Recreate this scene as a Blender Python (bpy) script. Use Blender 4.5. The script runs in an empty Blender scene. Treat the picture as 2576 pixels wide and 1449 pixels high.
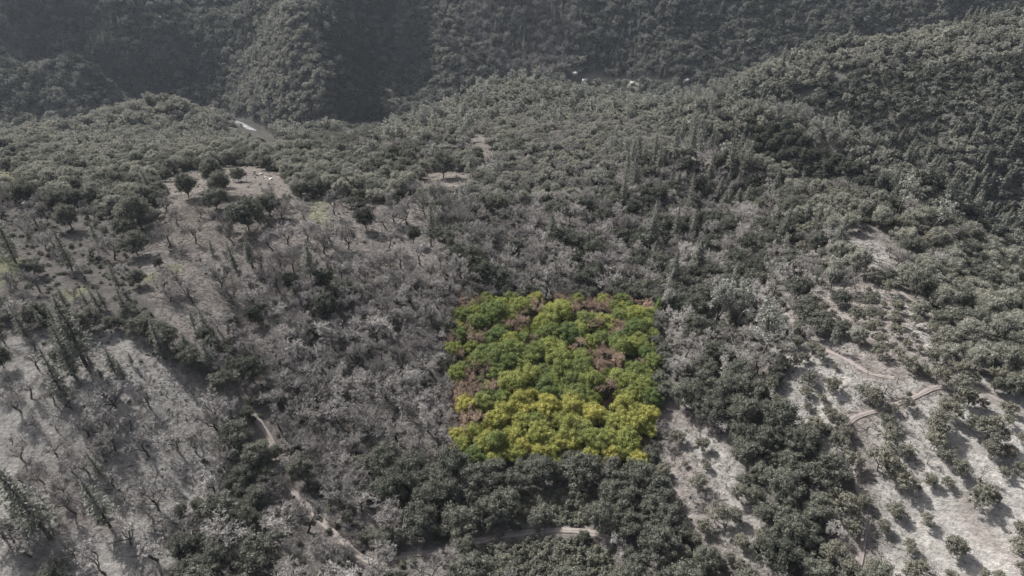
import bpy, math, random, time
import numpy as np
from mathutils import Vector, Matrix
T0 = time.time()
R = math.radians
rng = np.random.default_rng(7)
random.seed(7)
scene = bpy.context.scene
col = scene.collection

# ------------------------------------------------------------------ camera, sky, sun, exposure
ZC = 340.0                                   # height of the drone above the datum
PITCH = 38.0
F_PX, CX, CY = 1717.0, 1288.0, 724.5         # lens in pixels of a 2576 x 1449 picture
cam = bpy.data.cameras.new('camera'); cam.sensor_width = 36.0
cam.lens = 36.0 * F_PX / 2576.0
cam.clip_start = 1.0; cam.clip_end = 8000.0
cam_o = bpy.data.objects.new('camera', cam); col.objects.link(cam_o)
cam_o.location = (0, 0, ZC); cam_o.rotation_euler = (R(90 - PITCH), 0, 0)
scene.camera = cam_o

SUN_EL, SUN_AZ = 40.0, 135.0                 # azimuth measured from +x towards +y: ahead and to the left
sd = Vector((math.cos(R(SUN_EL)) * math.cos(R(SUN_AZ)), math.cos(R(SUN_EL)) * math.sin(R(SUN_AZ)), math.sin(R(SUN_EL))))
sun = bpy.data.lights.new('sun', 'SUN'); sun.energy = 4.5; sun.angle = R(0.55); sun.color = (1.0, 0.965, 0.915)
sun_o = bpy.data.objects.new('sun', sun); col.objects.link(sun_o)
sun_o.rotation_euler = sd.to_track_quat('Z', 'Y').to_euler(); sun_o.location = (0, 0, 900)
world = bpy.data.worlds.new('World'); scene.world = world; world.use_nodes = True
wn = world.node_tree.nodes; wl = world.node_tree.links
bg = wn['Background']; bg.inputs['Strength'].default_value = 0.078
sky = wn.new('ShaderNodeTexSky'); sky.sky_type = 'NISHITA'; sky.sun_disc = False
sky.dust_density = 5.0; sky.ozone_density = .3; sky.sun_elevation = R(SUN_EL); sky.sun_rotation = math.atan2(sd.x, sd.y)
whs = wn.new('ShaderNodeHueSaturation'); whs.inputs['Saturation'].default_value = .45
wl.new(sky.outputs['Color'], whs.inputs['Color']); wl.new(whs.outputs['Color'], bg.inputs['Color'])
scene.view_settings.view_transform = 'Standard'; scene.view_settings.look = 'None'
scene.view_settings.exposure = 1.55; scene.view_settings.gamma = 1.0
scene.cycles.max_bounces = 5; scene.cycles.diffuse_bounces = 3; scene.cycles.transmission_bounces = 3
scene.cycles.glossy_bounces = 2; scene.cycles.volume_bounces = 0; scene.cycles.transparent_max_bounces = 4
scene.cycles.use_denoising = True
scene.cycles.use_fast_gi = False

# ------------------------------------------------------------------ projection between ground and picture
ct, st = math.cos(R(PITCH)), math.sin(R(PITCH))
def rays(u, v):
    u = np.asarray(u, float); v = np.asarray(v, float)
    return np.stack([u - CX, F_PX * ct + (CY - v) * st, -F_PX * st + (CY - v) * ct], -1)
def project(p):
    p = np.asarray(p, float); x, y, z = p[..., 0], p[..., 1], p[..., 2] - ZC
    dep = y * ct - z * st; up = y * st + z * ct
    dep_s = np.where(dep > 1, dep, 1)
    return CX + F_PX * x / dep_s, CY - F_PX * up / dep_s, dep

# ------------------------------------------------------------------ terrain
def vhash(ix, iy, seed):
    h = (ix.astype(np.int64) * 374761393 + iy.astype(np.int64) * 668265263 + seed * 974711) & 0x7fffffff
    h = ((h ^ (h >> 13)) * 1274126177) & 0x7fffffff
    return ((h ^ (h >> 16)) & 0xffff) / 65535.0
def vnoise(x, y, seed=0):
    x = np.asarray(x, float); y = np.asarray(y, float)
    ix, iy = np.floor(x), np.floor(y); fx, fy = x - ix, y - iy
    fx = fx * fx * (3 - 2 * fx); fy = fy * fy * (3 - 2 * fy)
    a = vhash(ix, iy, seed); b = vhash(ix + 1, iy, seed); c = vhash(ix, iy + 1, seed); d = vhash(ix + 1, iy + 1, seed)
    return (a * (1 - fx) + b * fx) * (1 - fy) + (c * (1 - fx) + d * fx) * fy
def fbm(x, y, seed=0, o=4):
    t = 0; a = .5; n = 0
    for i in range(o):
        t = t + a * vnoise(x * 2 ** i, y * 2 ** i, seed + i * 17); n += a; a *= .5
    return t / n
CPZ = [  # picture u, v and height relative to the drone: the near slopes
 (0,1449,-112),(640,1449,-117),(1288,1449,-121),(1900,1449,-119),(2576,1449,-112),
 (0,1150,-110),(300,1150,-111),(600,1150,-117),(1100,1150,-122),(1400,1150,-122),(1700,1150,-119),(2000,1150,-115),(2300,1150,-111),(2576,1150,-109),
 (0,950,-107),(300,950,-107),(600,950,-114),(1000,950,-120),(1400,950,-121),(1700,950,-118),(1950,950,-112),(2250,950,-108),(2576,960,-110),
 (0,800,-105),(200,810,-106),(450,800,-110),(800,800,-116),(1150,800,-119),(1500,800,-122),(1800,800,-121),(2050,800,-112),(2350,800,-112),(2576,830,-122),
 (0,650,-108),(300,650,-113),(600,650,-112),(900,650,-114),(1200,650,-119),(1500,650,-128),(1800,650,-134),(1980,640,-121),(2150,630,-115),(2350,660,-121),(2576,740,-134),
 (0,520,-113),(250,520,-116),(500,500,-114),(700,520,-115),(900,520,-119),(1150,520,-124),(1400,520,-133),(1650,520,-138),(1850,540,-147),(2000,500,-126),(2230,535,-127),(2426,610,-134),(2576,690,-144),
]
CPY = [  # picture u, v and distance ahead: ridges, the hill and the canyon beyond
 (0,430,285),(250,420,290),(500,430,265),(700,420,275),(900,410,285),(1050,440,262),(1220,370,300),(1450,420,270),(1600,390,285),(1720,365,285),(1905,425,245),
 (200,390,330),(600,390,315),(1300,300,400),(1500,330,350),(1290,221,485),(1400,222,485),(1200,240,470),(1100,290,430),(1000,345,350),(1550,270,420),(1700,275,400),
 (1800,262,385),(1900,290,355),(2050,338,325),(2180,415,298),(2300,495,275),
 (30,352,440),(180,345,450),(330,310,480),(310,292,500),(400,272,515),(500,298,505),(560,342,475),(620,374,432),(690,378,415),(450,330,470),(100,372,385),(250,368,390),(420,370,390),(620,375,375),(800,380,345),
 (1900,185,530),(2100,135,502),(2300,100,478),(2576,70,452),(1830,240,500),(2010,335,438),(2250,462,382),(2450,580,332),(2576,650,295),
 (2300,270,412),(2576,300,372),(2100,230,452),(2420,420,360),
 (100,245,655),(220,270,650),(0,290,640),(200,20,800),(0,20,790),(200,150,710),(0,150,700),(400,100,770),(450,20,820),(600,20,880),(600,150,790),(735,20,745),(770,100,702),(820,200,662),(860,300,632),(640,250,705),(680,150,735),
 (1050,20,870),(980,150,795),(900,60,800),(900,200,715),(960,270,690),(1170,60,830),(1288,0,850),(1288,100,805),(1288,180,765),(1600,0,860),(1600,110,805),(1900,0,840),(1900,100,785),(1600,205,745),(1450,205,745),(2300,20,800),(2576,0,800),(2100,60,800),
 (0,-150,860),(700,-150,880),(1288,-150,960),(1900,-150,960),(2576,-150,920),
 (0,-300,1050),(1288,-300,1150),(2576,-300,1100),
]
RIVERVIEW = [(580,292),(625,295),(668,316),(702,350),(702,374),(668,370),(640,344),(585,318)]
RIVER = [(-620,760,-306),(-500,735,-305.5),(-400,722,-305),(-330,700,-304.5),(-293,676,-304),(-265,650,-304),(-241,627,-304),(-205,612,-303),(-160,625,-302),(-122,655,-301),(-85,648,-300),(0,628,-299),(100,612,-298),(200,612,-297),(300,632,-296),(420,665,-295),(560,690,-294)]
CPW = [(x, y, z - 2.5) for x, y, z in RIVER] + [
 (-150,560,-262),(-60,600,-282),(60,570,-270),(60,690,-292),(180,700,-290),(320,710,-287),(-250,560,-272),(-330,580,-272),(-180,520,-250),(-450,600,-286),(-520,540,-262),(-400,430,-213),(-100,500,-245),
 (420,600,-250),(560,580,-215),(150,550,-250),(260,575,-240),(620,500,-160),
 (118,312,-182),(135,285,-186),(152,258,-188),(185,240,-190),(170,400,-206),(205,370,-209),(240,330,-213),(222,262,-176),(180,205,-166),(260,235,-188),(330,260,-205),(430,300,-185),
 (-300,60,-112),(-300,160,-106),(-420,250,-110),(-420,360,-176),(-650,500,-225),(-800,700,-290),(-800,900,-200),
 (250,40,-112),(320,120,-122),(350,180,-150),(500,350,-160),(800,600,-200),(800,900,-200),
 (0,20,-122),(-150,0,-112),(150,0,-115),(-400,-120,-110),(400,-120,-118),(0,-120,-118),
 (-900,1300,-120),(0,1300,-110),(900,1300,-120),(900,200,-150),(-900,200,-110),(900,-120,-120),(-900,-120,-110),(-900,500,-230),
]
pts = []
for u, v, z in CPZ:
    d = rays(u, v); pts.append(d * (z / d[2]))
for u, v, Y in CPY:
    d = rays(u, v); pts.append(d * (Y / d[1]))
for w in CPW: pts.append(np.array(w, float))
pts = np.array(pts)
SC = 100.0
def tps(r2): return np.where(r2 > 1e-12, .5 * r2 * np.log(r2 + 1e-12), 0)
PXY = pts[:, :2] / SC; NP = len(pts)
A = np.zeros((NP + 3, NP + 3))
d2 = ((PXY[:, None] - PXY[None]) ** 2).sum(-1)
A[:NP, :NP] = tps(d2) + np.eye(NP) * 0.004
A[:NP, NP] = 1; A[:NP, NP + 1:] = PXY; A[NP, :NP] = 1; A[NP + 1:, :NP] = PXY.T
wts = np.linalg.solve(A, np.concatenate([pts[:, 2], np.zeros(3)]))
GX0, GX1, GY0, GY1, GS = -940.0, 940.0, -140.0, 1340.0, 2.5
gx = np.arange(GX0, GX1 + .1, GS); gy = np.arange(GY0, GY1 + .1, GS)
HX, HY = np.meshgrid(gx, gy)
HM = np.zeros(HX.shape)
for j0 in range(0, len(gy), 64):
    q = np.stack([HX[j0:j0 + 64].ravel(), HY[j0:j0 + 64].ravel()], -1) / SC
    k = tps(((q[:, None] - PXY[None]) ** 2).sum(-1))
    HM[j0:j0 + 64] = (k @ wts[:NP] + wts[NP] + q @ wts[NP + 1:]).reshape(HX[j0:j0 + 64].shape)
far = np.clip((HY - 250) / 300, 0, 1)
HM += (fbm(HX / 60, HY / 60, 3, 4) - .5) * (2.6 + 16 * far) + (fbm(HX / 9, HY / 9, 5, 2) - .5) * .7
HM += far * (np.abs(fbm(HX / 130 + 9, HY / 130, 8, 3) - .5) - .12) * -62 * np.clip((HY - 640) / 120, 0, 1)
# the river bed is kept level across
RV = np.array(RIVER, float)
def seg_dist(px, py, line):
    best = np.full(px.shape, 1e9); zz = np.zeros(px.shape)
    for a, b in zip(line[:-1], line[1:]):
        dx, dy = b[0] - a[0], b[1] - a[1]
        t = np.clip(((px - a[0]) * dx + (py - a[1]) * dy) / (dx * dx + dy * dy), 0, 1)
        d = np.hypot(px - a[0] - t * dx, py - a[1] - t * dy); m = d < best
        best = np.where(m, d, best); zz = np.where(m, a[2] + t * (b[2] - a[2]), zz)
    return best, zz
rd, rz = seg_dist(HX, HY, RV)
wgt = np.clip((26 - rd) / 14, 0, 1); wgt = wgt * wgt * (3 - 2 * wgt)
HM = HM * (1 - wgt) + (rz - 2.0) * wgt
HM += ZC
def height(x, y):
    x = np.asarray(x, float); y = np.asarray(y, float)
    fx = np.clip((x - GX0) / GS, 0, len(gx) - 1.001); fy = np.clip((y - GY0) / GS, 0, len(gy) - 1.001)
    ix, iy = fx.astype(int), fy.astype(int); tx, ty = fx - ix, fy - iy
    return (HM[iy, ix] * (1 - tx) + HM[iy, ix + 1] * tx) * (1 - ty) + (HM[iy + 1, ix] * (1 - tx) + HM[iy + 1, ix + 1] * tx) * ty
TS = np.concatenate([np.arange(30, 400, 1.5), np.arange(400, 1320, 3.0)])
def ground_at(u, v):                          # where the line of sight through (u, v) meets the ground
    u = np.atleast_1d(u); v = np.atleast_1d(v); d = rays(u, v); out = np.zeros((len(u), 3))
    for i in range(len(u)):
        s = TS / d[i, 1]; x = d[i, 0] * s; z = ZC + d[i, 2] * s
        g = z - height(x, TS); k = np.argmax(g < 0) if (g < 0).any() else len(TS) - 1
        k = max(k, 1); t = g[k - 1] / (g[k - 1] - g[k]) if g[k - 1] != g[k] else 0
        Y = TS[k - 1] + t * (TS[k] - TS[k - 1]); X = d[i, 0] / d[i, 1] * Y
        out[i] = (X, Y, height(X, Y))
    return out
def hidden_by(p, steps=48):                   # metres by which the ground in between rises above the line of sight
    t = np.linspace(.12, .97, steps)[:, None]
    x = p[:, 0] * t; y = p[:, 1] * t; z = ZC + (p[:, 2] - ZC) * t
    return ((height(x, y) - z) / t).max(0)

def inside(u, v, poly):
    poly = np.asarray(poly, float); n = len(poly); r = np.zeros(np.shape(u), bool); j = n - 1
    for i in range(n):
        xi, yi = poly[i]; xj, yj = poly[j]
        c = ((yi > v) != (yj > v)) & (u < (xj - xi) * (v - yi) / (yj - yi + 1e-12) + xi); r ^= c; j = i
    return r

# ------------------------------------------------------------------ materials
def new_mat(name):
    m = bpy.data.materials.new(name); m.use_nodes = True; nt = m.node_tree; nt.nodes.clear()
    return m, nt.nodes, nt.links
def leaf_mat(name, c1, c2, trans=.25, rnd=.5, leafvar=.32, rough=.75):
    """foliage: colour varies from tree to tree and from leaf clump to leaf clump"""
    m, n, l = new_mat(name)
    out = n.new('ShaderNodeOutputMaterial'); oi = n.new('ShaderNodeObjectInfo'); geo = n.new('ShaderNodeNewGeometry')
    mx = n.new('ShaderNodeMix'); mx.data_type = 'RGBA'
    mx.inputs['A'].default_value = (*c1, 1); mx.inputs['B'].default_value = (*c2, 1)
    l.new(oi.outputs['Random'], mx.inputs['Factor'])
    hs = n.new('ShaderNodeHueSaturation'); l.new(mx.outputs['Result'], hs.inputs['Color'])
    mr = n.new('ShaderNodeMapRange'); mr.inputs['To Min'].default_value = 1 - leafvar; mr.inputs['To Max'].default_value = 1 + leafvar
    l.new(geo.outputs['Random Per Island'], mr.inputs['Value']); l.new(mr.outputs['Result'], hs.inputs['Value'])
    d = n.new('ShaderNodeBsdfDiffuse'); d.inputs['Roughness'].default_value = .6
    t = n.new('ShaderNodeBsdfTranslucent'); a = n.new('ShaderNodeMixShader'); a.inputs['Fac'].default_value = trans
    g = n.new('ShaderNodeBsdfGlossy'); g.inputs['Roughness'].default_value = .55
    b = n.new('ShaderNodeMixShader'); b.inputs['Fac'].default_value = .012
    l.new(hs.outputs['Color'], d.inputs['Color']); l.new(hs.outputs['Color'], t.inputs['Color'])
    l.new(d.outputs[0], a.inputs[1]); l.new(t.outputs[0], a.inputs[2]); l.new(a.outputs[0], b.inputs[1]); l.new(g.outputs[0], b.inputs[2])
    l.new(b.outputs[0], out.inputs['Surface'])
    return m
def bark_mat(name, c, var=.35, c2=None):
    m, n, l = new_mat(name)
    out = n.new('ShaderNodeOutputMaterial'); d = n.new('ShaderNodeBsdfDiffuse')
    oi = n.new('ShaderNodeObjectInfo'); mr = n.new('ShaderNodeMapRange'); mr.inputs['To Min'].default_value = 1 - var; mr.inputs['To Max'].default_value = 1 + var
    hs = n.new('ShaderNodeHueSaturation'); hs.inputs['Color'].default_value = (*c, 1)
    if c2:
        sc_ = n.new('ShaderNodeMath'); sc_.operation = 'MULTIPLY'; sc_.inputs[1].default_value = 7.31; fr_ = n.new('ShaderNodeMath'); fr_.operation = 'FRACT'
        mc = n.new('ShaderNodeMix'); mc.data_type = 'RGBA'; mc.inputs['A'].default_value = (*c, 1); mc.inputs['B'].default_value = (*c2, 1)
        l.new(oi.outputs['Random'], sc_.inputs[0]); l.new(sc_.outputs[0], fr_.inputs[0]); l.new(fr_.outputs[0], mc.inputs['Factor']); l.new(mc.outputs['Result'], hs.inputs['Color'])
    l.new(oi.outputs['Random'], mr.inputs['Value']); l.new(mr.outputs['Result'], hs.inputs['Value'])
    tc = n.new('ShaderNodeTexCoord'); ns = n.new('ShaderNodeTexNoise'); ns.inputs['Scale'].default_value = 3.0
    l.new(tc.outputs['Object'], ns.inputs['Vector'])
    mm = n.new('ShaderNodeMix'); mm.data_type = 'RGBA'; mm.blend_type = 'MULTIPLY'; mm.inputs['Factor'].default_value = .6
    l.new(hs.outputs['Color'], mm.inputs['A']); l.new(ns.outputs['Color'], mm.inputs['B'])
    l.new(hs.outputs['Color'], d.inputs['Color'])
    l.new(d.outputs[0], out.inputs['Surface'])
    return m
M = {}
M['oak'] = leaf_mat('oak_leaves', (.080, .085, .070), (.120, .123, .101), trans=.3)
M['darkoak'] = leaf_mat('dark_oak_leaves', (.050, .055, .044), (.075, .080, .063))  # dark oaks; the same colour also paints shade onto shaded slopes
M['sunlitoak'] = leaf_mat('sunlit_oak_leaves', (.160, .162, .138), (.215, .214, .182), trans=.35)  # oak leaves lightened to paint sunlit crowns on the ridges
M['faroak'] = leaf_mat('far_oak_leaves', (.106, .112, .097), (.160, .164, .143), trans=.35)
M['young'] = leaf_mat('young_oak_leaves', (.118, .117, .096), (.165, .160, .128), trans=.35)
M['green'] = leaf_mat('green_oak_leaves', (.104, .142, .052), (.225, .245, .074), trans=.4)
M['lime'] = leaf_mat('lime_oak_leaves', (.200, .222, .066), (.330, .315, .090), trans=.42)
M['straw'] = leaf_mat('dry_grass', (.15, .142, .132), (.23, .218, .202), trans=.3)
M['pine'] = leaf_mat('pine_needles', (.130, .138, .118), (.190, .197, .170), trans=.4)
M['greypine'] = leaf_mat('grey_pine_needles', (.165, .172, .155), (.225, .230, .205))
M['twig'] = bark_mat('twig_bark', (.178, .168, .163), .38, (.255, .244, .235))
M['browntwig'] = bark_mat('brown_twig_bark', (.25, .188, .148), .25)
M['bark'] = bark_mat('trunk_bark', (.070, .064, .060))
M['palebark'] = bark_mat('weathered_wood', (.62, .60, .57), .1)
M['shrub'] = leaf_mat('shrub_leaves', (.095, .098, .078), (.150, .150, .122))
M['greenpine'] = leaf_mat('green_pine_needles', (.10, .15, .04), (.15, .20, .06))

# ------------------------------------------------------------------ mesh helpers
def make_mesh(name, verts, quads=None, tris=None, mats=(), smooth=False, uv=None):
    me = bpy.data.meshes.new(name)
    verts = np.asarray(verts, np.float32).reshape(-1, 3)
    parts = []; tot = []
    if quads is not None and len(quads): q = np.asarray(quads, np.int32).reshape(-1, 4); parts.append(q.ravel()); tot.append(np.full(len(q), 4))
    if tris is not None and len(tris): t = np.asarray(tris, np.int32).reshape(-1, 3); parts.append(t.ravel()); tot.append(np.full(len(t), 3))
    loops = np.concatenate(parts); tot = np.concatenate(tot)
    me.vertices.add(len(verts)); me.vertices.foreach_set('co', verts.ravel())
    me.loops.add(len(loops)); me.loops.foreach_set('vertex_index', loops)
    me.polygons.add(len(tot)); me.polygons.foreach_set('loop_start', np.concatenate([[0], np.cumsum(tot)[:-1]]).astype(np.int32))
    if smooth: me.polygons.foreach_set('use_smooth', np.ones(len(tot), bool))
    for m in mats: me.materials.append(m)
    me.update(calc_edges=True)
    return me
def link(name, me, parent=None, **props):
    o = bpy.data.objects.new(name, me); col.objects.link(o)
    if parent is not None: o.parent = parent
    for k, v in props.items(): o[k] = v
    return o

# ------------------------------------------------------------------ ground sheet
G = dict(floor=(.108, .101, .096), far=(.09, .087, .08), pale=(.212, .204, .195), pink=(.160, .146, .139), tan=(.150, .136, .126),
         green=(.155, .158, .108), rust=(.15, .10, .07), meadow=(.18, .172, .145))
GROUND_ZONES = [
 ('pink', [(480,430),(900,470),(1130,560),(1120,700),(1000,720),(640,760),(720,880),(600,980),(500,900),(380,760),(330,640)]),
 ('tan', [(395,440),(640,412),(725,440),(745,500),(720,560),(630,650),(480,630),(365,600),(400,520)]),
 ('tan', [(1172,345),(1235,335),(1252,400),(1200,415)]), ('tan', [(1040,430),(1130,415),(1215,450),(1190,510),(1050,510)]),
 ('pale', [(170,820),(300,828),(430,895),(570,960),(630,1030),(650,1110),(610,1180),(580,1300),(450,1350),(360,1449),(340,1480),(-200,1480),(-200,880),(90,850)]),
 ('pink', [(40,1170),(150,1200),(240,1240),(330,1290),(300,1360),(200,1340),(110,1330),(60,1260)]),
 ('pink', [(30,1340),(110,1360),(150,1449),(60,1449)]),
 ('pink', [(470,910),(520,940),(500,990),(450,980)]),
 ('pale', [(1975,850),(2110,815),(2260,930),(2400,950),(2700,1010),(2700,1480),(2110,1480),(2080,1330),(2090,1190),(2000,1080),(1930,980)]),
 ('pink', [(2110,1020),(2190,1060),(2190,1300),(2160,1449),(2090,1449),(2110,1300),(2120,1150)]),
 ('pink', [(2380,1230),(2450,1240),(2500,1330),(2576,1420),(2540,1430),(2440,1350)]),
 ('pink', [(1655,980),(1770,1020),(1860,1140),(1960,1300),(2010,1470),(1780,1470),(1700,1290),(1655,1180)]),
 ('pale', [(1690,1090),(1780,1070),(1850,1160),(1900,1290),(1960,1420),(1880,1420),(1790,1250)]),
 ('pink', [(2080,560),(2250,580),(2330,760),(2440,870),(2390,960),(2180,930),(1960,780),(2000,700)]),
 ('pale', [(2105,598),(2200,592),(2245,650),(2230,685),(2140,662)]),
 ('pale', [(2260,760),(2340,790),(2400,880),(2370,930),(2300,860)]),
 ('pink', [(1640,345),(1760,350),(1840,380),(1910,425),(1830,425),(1690,395)]),
 ('pink', [(1550,420),(1700,430),(1680,480),(1560,470)]),
 ('green', [(-80,640),(50,650),(85,700),(-80,745)]), ('green', [(775,500),(832,500),(835,575),(788,575)]),
 ('green', [(-50,425),(95,425),(70,480),(-50,495)]), ('green', [(150,722),(230,700),(215,752),(160,765)]),
 ('green', [(355,692),(440,650),(475,680),(385,725)]), ('green', [(340,340),(425,370),(400,385),(345,362)]), ('green', [(1085,372),(1125,368),(1122,398),(1090,398)]),
 ('green', [(0,330),(40,335),(60,350),(0,352)]),
 ('meadow', [(1465,188),(1705,193),(1690,216),(1480,216)]),
]
def catmull(P, step):
    P = np.asarray(P, float); P = np.concatenate([[2 * P[0] - P[1]], P, [2 * P[-1] - P[-2]]]); out = []
    for i in range(1, len(P) - 2):
        a, b, c, d = P[i - 1:i + 3]; k = max(2, int(np.linalg.norm(c - b) / step))
        for t in np.linspace(0, 1, k, endpoint=False):
            out.append(.5 * (2 * b + (c - a) * t + (2 * a - 5 * b + 4 * c - d) * t * t + (3 * b - a - 3 * c + d) * t ** 3))
    out.append(P[-2]); return np.array(out)
TRACK_PIX = [
 [(600,940),(620,1010),(650,1060),(682,1110),(700,1180),(740,1240),(790,1290),(850,1350),(930,1412),(1010,1398),(1100,1388),(1200,1362),(1290,1345),(1400,1334),(1490,1342),(1560,1372),(1610,1410),(1650,1462)],
 [(1960,772),(2010,830),(2060,870),(2130,905),(2190,940),(2250,952)],
 [(2440,985),(2360,975),(2300,1000),(2220,1030),(2150,1052),(2128,1085),(2140,1130),(2155,1180),(2160,1230),(2185,1290),(2170,1370),(2150,1462)],
 [(2250,722),(2300,760),(2350,800),(2380,850),(2400,900),(2420,950),(2480,990),(2576,1040)]]
PARCEL = [(1142, 735), (1652, 745), (1641, 1150), (1133, 1140)]
rows = np.concatenate([np.linspace(-130, 10, 15), np.arange(14, 130, .85)])
yy = 130.0; ex = []
while yy < 1010: ex.append(yy); yy += max(.85, yy * .0063)
rows = np.concatenate([rows, ex, np.linspace(1016, 1330, 24), [1500, 1800, 2300, 3000]])
NC = 440
sx = np.linspace(-1, 1, NC)
half = np.where(rows < 1335, np.minimum(.92 * np.maximum(rows, 0) + 130, 930), 930 + (rows - 1335) * 1.2)
VX = half[:, None] * sx[None]; VY = np.repeat(rows[:, None], NC, 1)
VZ = height(VX, VY) + np.where(VY > 1335, -(VY - 1335) * .12, 0)
gv = np.stack([VX, VY, VZ], -1)
uu, vv, dd = project(gv)
nu = (fbm(VX / 7, VY / 7, 31, 3) - .5) * 70 * 160 / np.maximum(dd, 60); nv = (fbm(VX / 7, VY / 7, 37, 3) - .5) * 60 * 160 / np.maximum(dd, 60)
hid = hidden_by(gv.reshape(-1, 3), 30).reshape(VX.shape)
gc = np.zeros(VX.shape + (3,)); tf = np.clip((VY - 240) / 150, 0, 1)[..., None]
gc[:] = np.array(G['floor']) * (1 - tf) + np.array(G['far']) * tf
vis = (hid < 3) & (dd > 1)
for k, poly in GROUND_ZONES:
    m = inside(uu + nu, vv + nv, poly) & vis
    gc[m] = G[k]
for tp_ in TRACK_PIX:
    cl = catmull(ground_at(*np.array(tp_, float).T)[:, :2], 3.0); near = (VY < 260) & vis
    d_, _z = seg_dist(VX[near], VY[near], np.concatenate([cl, np.zeros((len(cl), 1))], 1))
    w_ = np.clip((2.6 + 2.4 * (fbm(VX[near] / 3, VY[near] / 3, 77, 3) - .5) - d_) / 1.2, 0, 1)[:, None] * .8
    gc[near] = gc[near] * (1 - w_) + np.array((.140, .125, .119)) * w_
m = inside(uu, vv, PARCEL) & vis
gc[m] = np.array(G['rust']) * .75 + .25 * gc[m]
for _ in range(1):                             # cover types run into one another over about a metre
    gc[1:-1, 1:-1] = (gc[1:-1, 1:-1] * 2 + gc[:-2, 1:-1] + gc[2:, 1:-1] + gc[1:-1, :-2] + gc[1:-1, 2:]) / 6
pch = fbm(VX / 14, VY / 14, 41, 4)[..., None]
gc *= .78 + .44 * pch
idx = np.arange(VX.size).reshape(VX.shape)
quads = np.stack([idx[:-1, :-1], idx[:-1, 1:], idx[1:, 1:], idx[1:, :-1]], -1).reshape(-1, 4)
m, n, l = new_mat('ground_cover')
out = n.new('ShaderNodeOutputMaterial'); bs = n.new('ShaderNodeBsdfDiffuse'); bs.inputs['Roughness'].default_value = .8
at = n.new('ShaderNodeAttribute'); at.attribute_name = 'cover'; tc = n.new('ShaderNodeTexCoord')
def noise_node(scale, detail, rough=.6, stretch=None):
    t = n.new('ShaderNodeTexNoise'); t.inputs['Scale'].default_value = scale; t.inputs['Detail'].default_value = detail; t.inputs['Roughness'].default_value = rough
    if stretch:
        mp = n.new('ShaderNodeMapping'); mp.inputs['Scale'].default_value = stretch; mp.inputs['Rotation'].default_value = (0, 0, .6)
        l.new(tc.outputs['Object'], mp.inputs['Vector']); l.new(mp.outputs[0], t.inputs['Vector'])
    else: l.new(tc.outputs['Object'], t.inputs['Vector'])
    return t
def ramp(src, lo, hi, a, b):
    mr = n.new('ShaderNodeMapRange'); mr.inputs['From Min'].default_value = lo; mr.inputs['From Max'].default_value = hi
    mr.inputs['To Min'].default_value = a; mr.inputs['To Max'].default_value = b; l.new(src, mr.inputs['Value']); return mr.outputs['Result']
n1 = noise_node(.9, 6, .7); n2 = noise_node(.22, 4, .6); n3 = noise_node(2.2, 5, .75, (.6, 1.4, 1))
f1 = ramp(n1.outputs['Fac'], .3, .7, .60, 1.30); f2 = ramp(n2.outputs['Fac'], .3, .7, .8, 1.16); f3 = ramp(n3.outputs['Fac'], .30, .52, .50, 1.06)
def mul(a, b):
    x = n.new('ShaderNodeMath'); x.operation = 'MULTIPLY'; l.new(a, x.inputs[0]); l.new(b, x.inputs[1]); return x.outputs[0]
f = mul(mul(f1, f2), f3)
vm = n.new('ShaderNodeVectorMath'); vm.operation = 'SCALE'; l.new(at.outputs['Color'], vm.inputs[0]); l.new(f, vm.inputs['Scale'])
l.new(vm.outputs[0], bs.inputs['Color'])
bp = n.new('ShaderNodeBump'); bp.inputs['Strength'].default_value = .8; bp.inputs['Distance'].default_value = .8
l.new(n1.outputs['Fac'], bp.inputs['Height']); l.new(bp.outputs[0], bs.inputs['Normal'])
l.new(bs.outputs[0], out.inputs['Surface'])
gme = make_mesh('ground', gv.reshape(-1, 3), quads, None, [m], smooth=True)
ca = gme.color_attributes.new('cover', 'FLOAT_COLOR', 'POINT')
ca.data.foreach_set('color', np.concatenate([gc.reshape(-1, 3), np.ones((gc.size // 3, 1))], 1).astype(np.float32).ravel())
link('ground', gme, kind='structure')

# ------------------------------------------------------------------ dirt tracks
def soil_mat(name, c, c2):
    m, n, l = new_mat(name)
    out = n.new('ShaderNodeOutputMaterial'); bs = n.new('ShaderNodeBsdfDiffuse'); tc = n.new('ShaderNodeTexCoord')
    ns = n.new('ShaderNodeTexNoise'); ns.inputs['Scale'].default_value = .9; ns.inputs['Detail'].default_value = 6; ns.inputs['Roughness'].default_value = .7
    at = n.new('ShaderNodeAttribute'); at.attribute_name = 'rut'
    l.new(tc.outputs['Object'], ns.inputs['Vector'])
    ad = n.new('ShaderNodeMath'); ad.operation = 'ADD'; l.new(ns.outputs['Fac'], ad.inputs[0]); l.new(at.outputs['Fac'], ad.inputs[1])
    mr = n.new('ShaderNodeMapRange'); mr.inputs['From Min'].default_value = .35; mr.inputs['From Max'].default_value = .95
    l.new(ad.outputs[0], mr.inputs['Value'])
    mx = n.new('ShaderNodeMix'); mx.data_type = 'RGBA'; mx.inputs['A'].default_value = (*c, 1); mx.inputs['B'].default_value = (*c2, 1)
    l.new(mr.outputs['Result'], mx.inputs['Factor']); l.new(mx.outputs['Result'], bs.inputs['Color'])
    bp = n.new('ShaderNodeBump'); bp.inputs['Strength'].default_value = .5; bp.inputs['Distance'].default_value = .2
    l.new(ns.outputs['Fac'], bp.inputs['Height']); l.new(bp.outputs[0], bs.inputs['Normal'])
    l.new(bs.outputs[0], out.inputs['Surface']); return m
M['soil'] = soil_mat('track_soil', (.150, .134, .127), (.105, .095, .090))
TRACKS = []
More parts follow.
